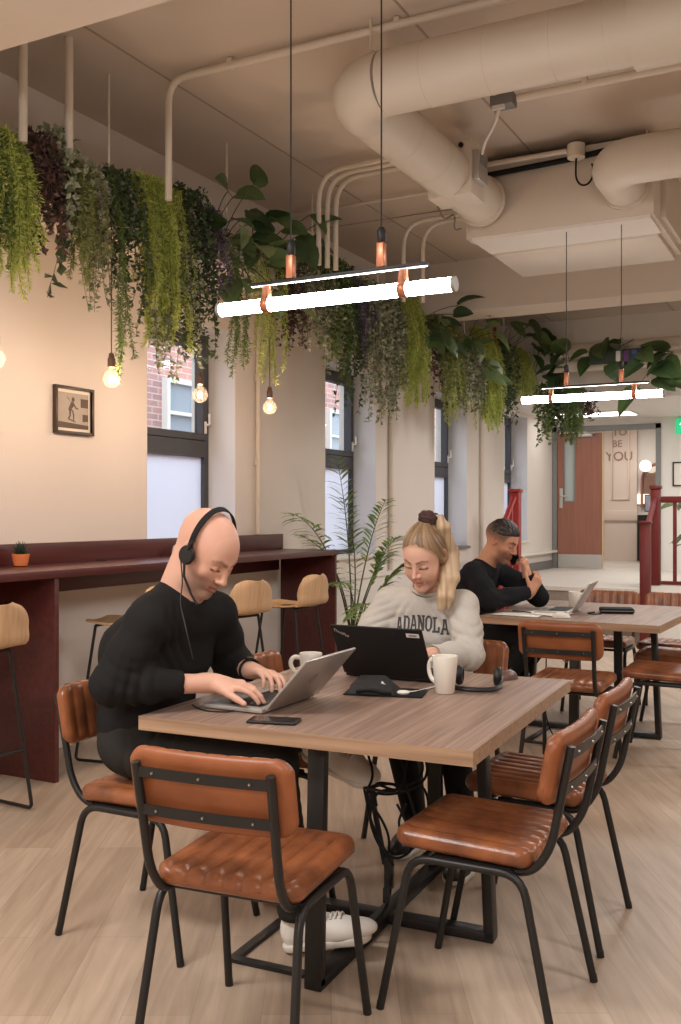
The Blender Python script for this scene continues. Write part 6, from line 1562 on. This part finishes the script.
def hl3(X, Y, Z):
    d = (X-H3.c[0], Y-H3.c[1], Z-H3.c[2]); x, y, z = [sum(d[j]*H3.B[j][i] for j in range(3))/H3.s for i in range(3)]
    return np.maximum(.046-z+.35*np.maximum(0, y-.02)+.25*np.minimum(0, y+.02)*-0+.2*np.maximum(0, .0-y)*-.6, y-.098)*H3.s
Fh.clip(hl3, .008); P, Q = Fh.mesh(); N = normals(P, Q); L = H3.loc(P); P = P+N*(.0016*np.sin(L[:, 0]*420+L[:, 1]*90)+.0014*np.sin(L[:, 0]*260-L[:, 1]*140))[:, None]
np_mesh('hair', P, Q, M['hair'], mn3, lambda Pw: np.repeat(np.array(lin(42, 34, 31)[:3])[None], len(Pw), 0)*(1+.3*np.sin(H3.loc(Pw)[:, 0]*500))[:, None], base, 1)
G = Field((-2.48, 5.70, .48), (-1.66, 6.46, 1.12), .006)
G.ell((-2.205, 6.1, .66), (.145, .18, .135), None, .03); G.cap((-2.215, 6.06, .72), (-2.20, 6.06, .86), .132, .138, .05); G.cap((-2.215, 6.14, .72), (-2.20, 6.14, .86), .132, .138, .05)
G.cap((-2.19, 6.01, .88), (-2.15, 6.0, .96), .12, .085, .06); G.cap((-2.19, 6.18, .88), (-2.15, 6.18, .96), .12, .085, .06); G.cap((-2.15, 6.09, .95), (-2.115, 6.09, 1.02), .10, .067, .05)
for sh, el, wr in ((shR, elR, wrR), (shL, elL, wrL)):
    sh, el, wr = map(np.array, (sh, el, wr)); w = el+(wr-el)*.86
    G.cap((-2.14, 6.09, .965), sh, .08, .066, .05); G.chain([sh, sh*.5+el*.5, el], [.070, .068, .060], .03); G.chain([el, el*.45+w*.55, w], [.062, .053, .044], .025)
    cn = unit(wr-el); G.cap(w+cn*.012, w+cn*.03, .033, .034, .004, 's')
nk = np.array((-2.11, 6.09, 1.03)); ax = unit(H3.w((0, -.028, -.045))-nk); G.cap(nk+ax*.012, nk+ax*.10, .066, .073, .006, 's')
garment('zip_top', G, M['knit2'], mn3, base, [((-1.98, 5.86, .84), .1, (.5, .3, .8), 1.2), ((-2.1, 6.0, .8), .14, (.2, 0, 1), 1), ((-1.85, 6.2, .85), .1, (0, 0, 1), 1)], .010, 11)
T = Field((-2.44, 5.84, .05), (-1.60, 6.48, .72), .006)
T.cap((-2.21, 6.03, .62), (-2.21, 6.19, .62), .118, .118, .04)
T.chain([(-2.15, 6.01, .60), (-1.78, 6.0, .595), (-2.09, 6.02, .12)], [.092, .072, .055], .03); T.chain([(-2.15, 6.21, .60), (-1.77, 6.335, .595), (-2.09, 6.22, .12)], [.092, .072, .055], .03)
for a in ((-2.09, 6.02, .115), (-2.09, 6.22, .115)): T.cap(a, (a[0], a[1], .05), .042, .044, .004, 's')
garment('trousers', T, M['trouser2'], mn3, base, [((-1.75, 5.98, .5), .12, (0, 0, 1), 1), ((-2.0, 6.0, .6), .12, (1, 0, 0), .8)], .006, 13)
for y in (6.02, 6.22): shoe(mn3, 'shoe', (-2.16, y, .002), (-1.90, y, .002), (0, 0, 1), base, m=M['black'])
ph = thing('phone', 'black phone held to the ear of the man at the back table', 'phone', tuple(H3.w((-.094, .052, -.060))))
mb = MB(); B3 = Matrix([list(H3.B[:, 1]), list(H3.B[:, 2]), list(H3.B[:, 0])]).transposed(); tilt = B3 @ Matrix.Rotation(R(48), 3, 'Z')
mb.box((0, 0, 0), (.070, .145, .009), tilt, bev=.004); mb.build('case', M['black'], ph); 
mb = MB(); mb.box(tilt @ Vector((0, 0, .0049)), (.062, .134, .0008), tilt); mb.build('screen', bpy.data.materials['phone_glass'], ph)
# ------------------------------------------------------------------ light
w = bpy.data.worlds.new('world'); sc.world = w; w.use_nodes = True
bg = w.node_tree.nodes['Background']; bg.inputs['Color'].default_value = (.80, .90, 1.0, 1); bg.inputs['Strength'].default_value = 4.0
def area(name, loc, size, power, col=(1, .97, .94), rot=(0, 0, 0), sy=None):
    l = bpy.data.lights.new(name, 'AREA'); l.energy = power; l.color = col; l.size = size
    if sy: l.shape = 'RECTANGLE'; l.size_y = sy
    o = bpy.data.objects.new(name, l); COL.objects.link(o); o.location = loc; o.rotation_euler = rot; return o
# added fill lights, no fixtures: behind the camera, to its right, farther back
area('room_fill_near', (-2.3, .6, 3.25), 1.4, 95, sy=.5)  # fill added to lift the floor on the left
area('room_fill_front', (.3, -1.9, 2.9), 1.6, 78, rot=(R(48), 0, R(20)), sy=.8)  # front fill added to soften the light on the faces
area('room_fill_side', (1.6, 2.2, 3.2), 1.4, 42, sy=.5)
area('room_fill_back', (1.2, 6.5, 3.1), 1.4, 85, sy=.5)
area('room_fill_mid', (-1.2, 9.9, 3.2), 1.6, 80, sy=.5)
area('landing_area_light', (-1.0, 13.2, 2.70), 1.2, 45, sy=.6)  # bare area light over the landing, no fixture
area('corridor_area_light', (-3.2, 16.3, 2.85), 1.4, 26, (1, .93, .86), sy=.6)  # bare area light under the corridor ceiling
sc.view_settings.view_transform = 'Standard'; sc.view_settings.look = 'None'; sc.view_settings.exposure = 0; sc.view_settings.gamma = 1
sc.view_settings.use_curve_mapping = False
sc.cycles.use_denoising = True
sc.cycles.max_bounces = 8; sc.cycles.diffuse_bounces = 5; sc.cycles.transparent_max_bounces = 12
sc.cycles.sample_clamp_indirect = 6; sc.cycles.caustics_reflective = False; sc.cycles.caustics_refractive = False
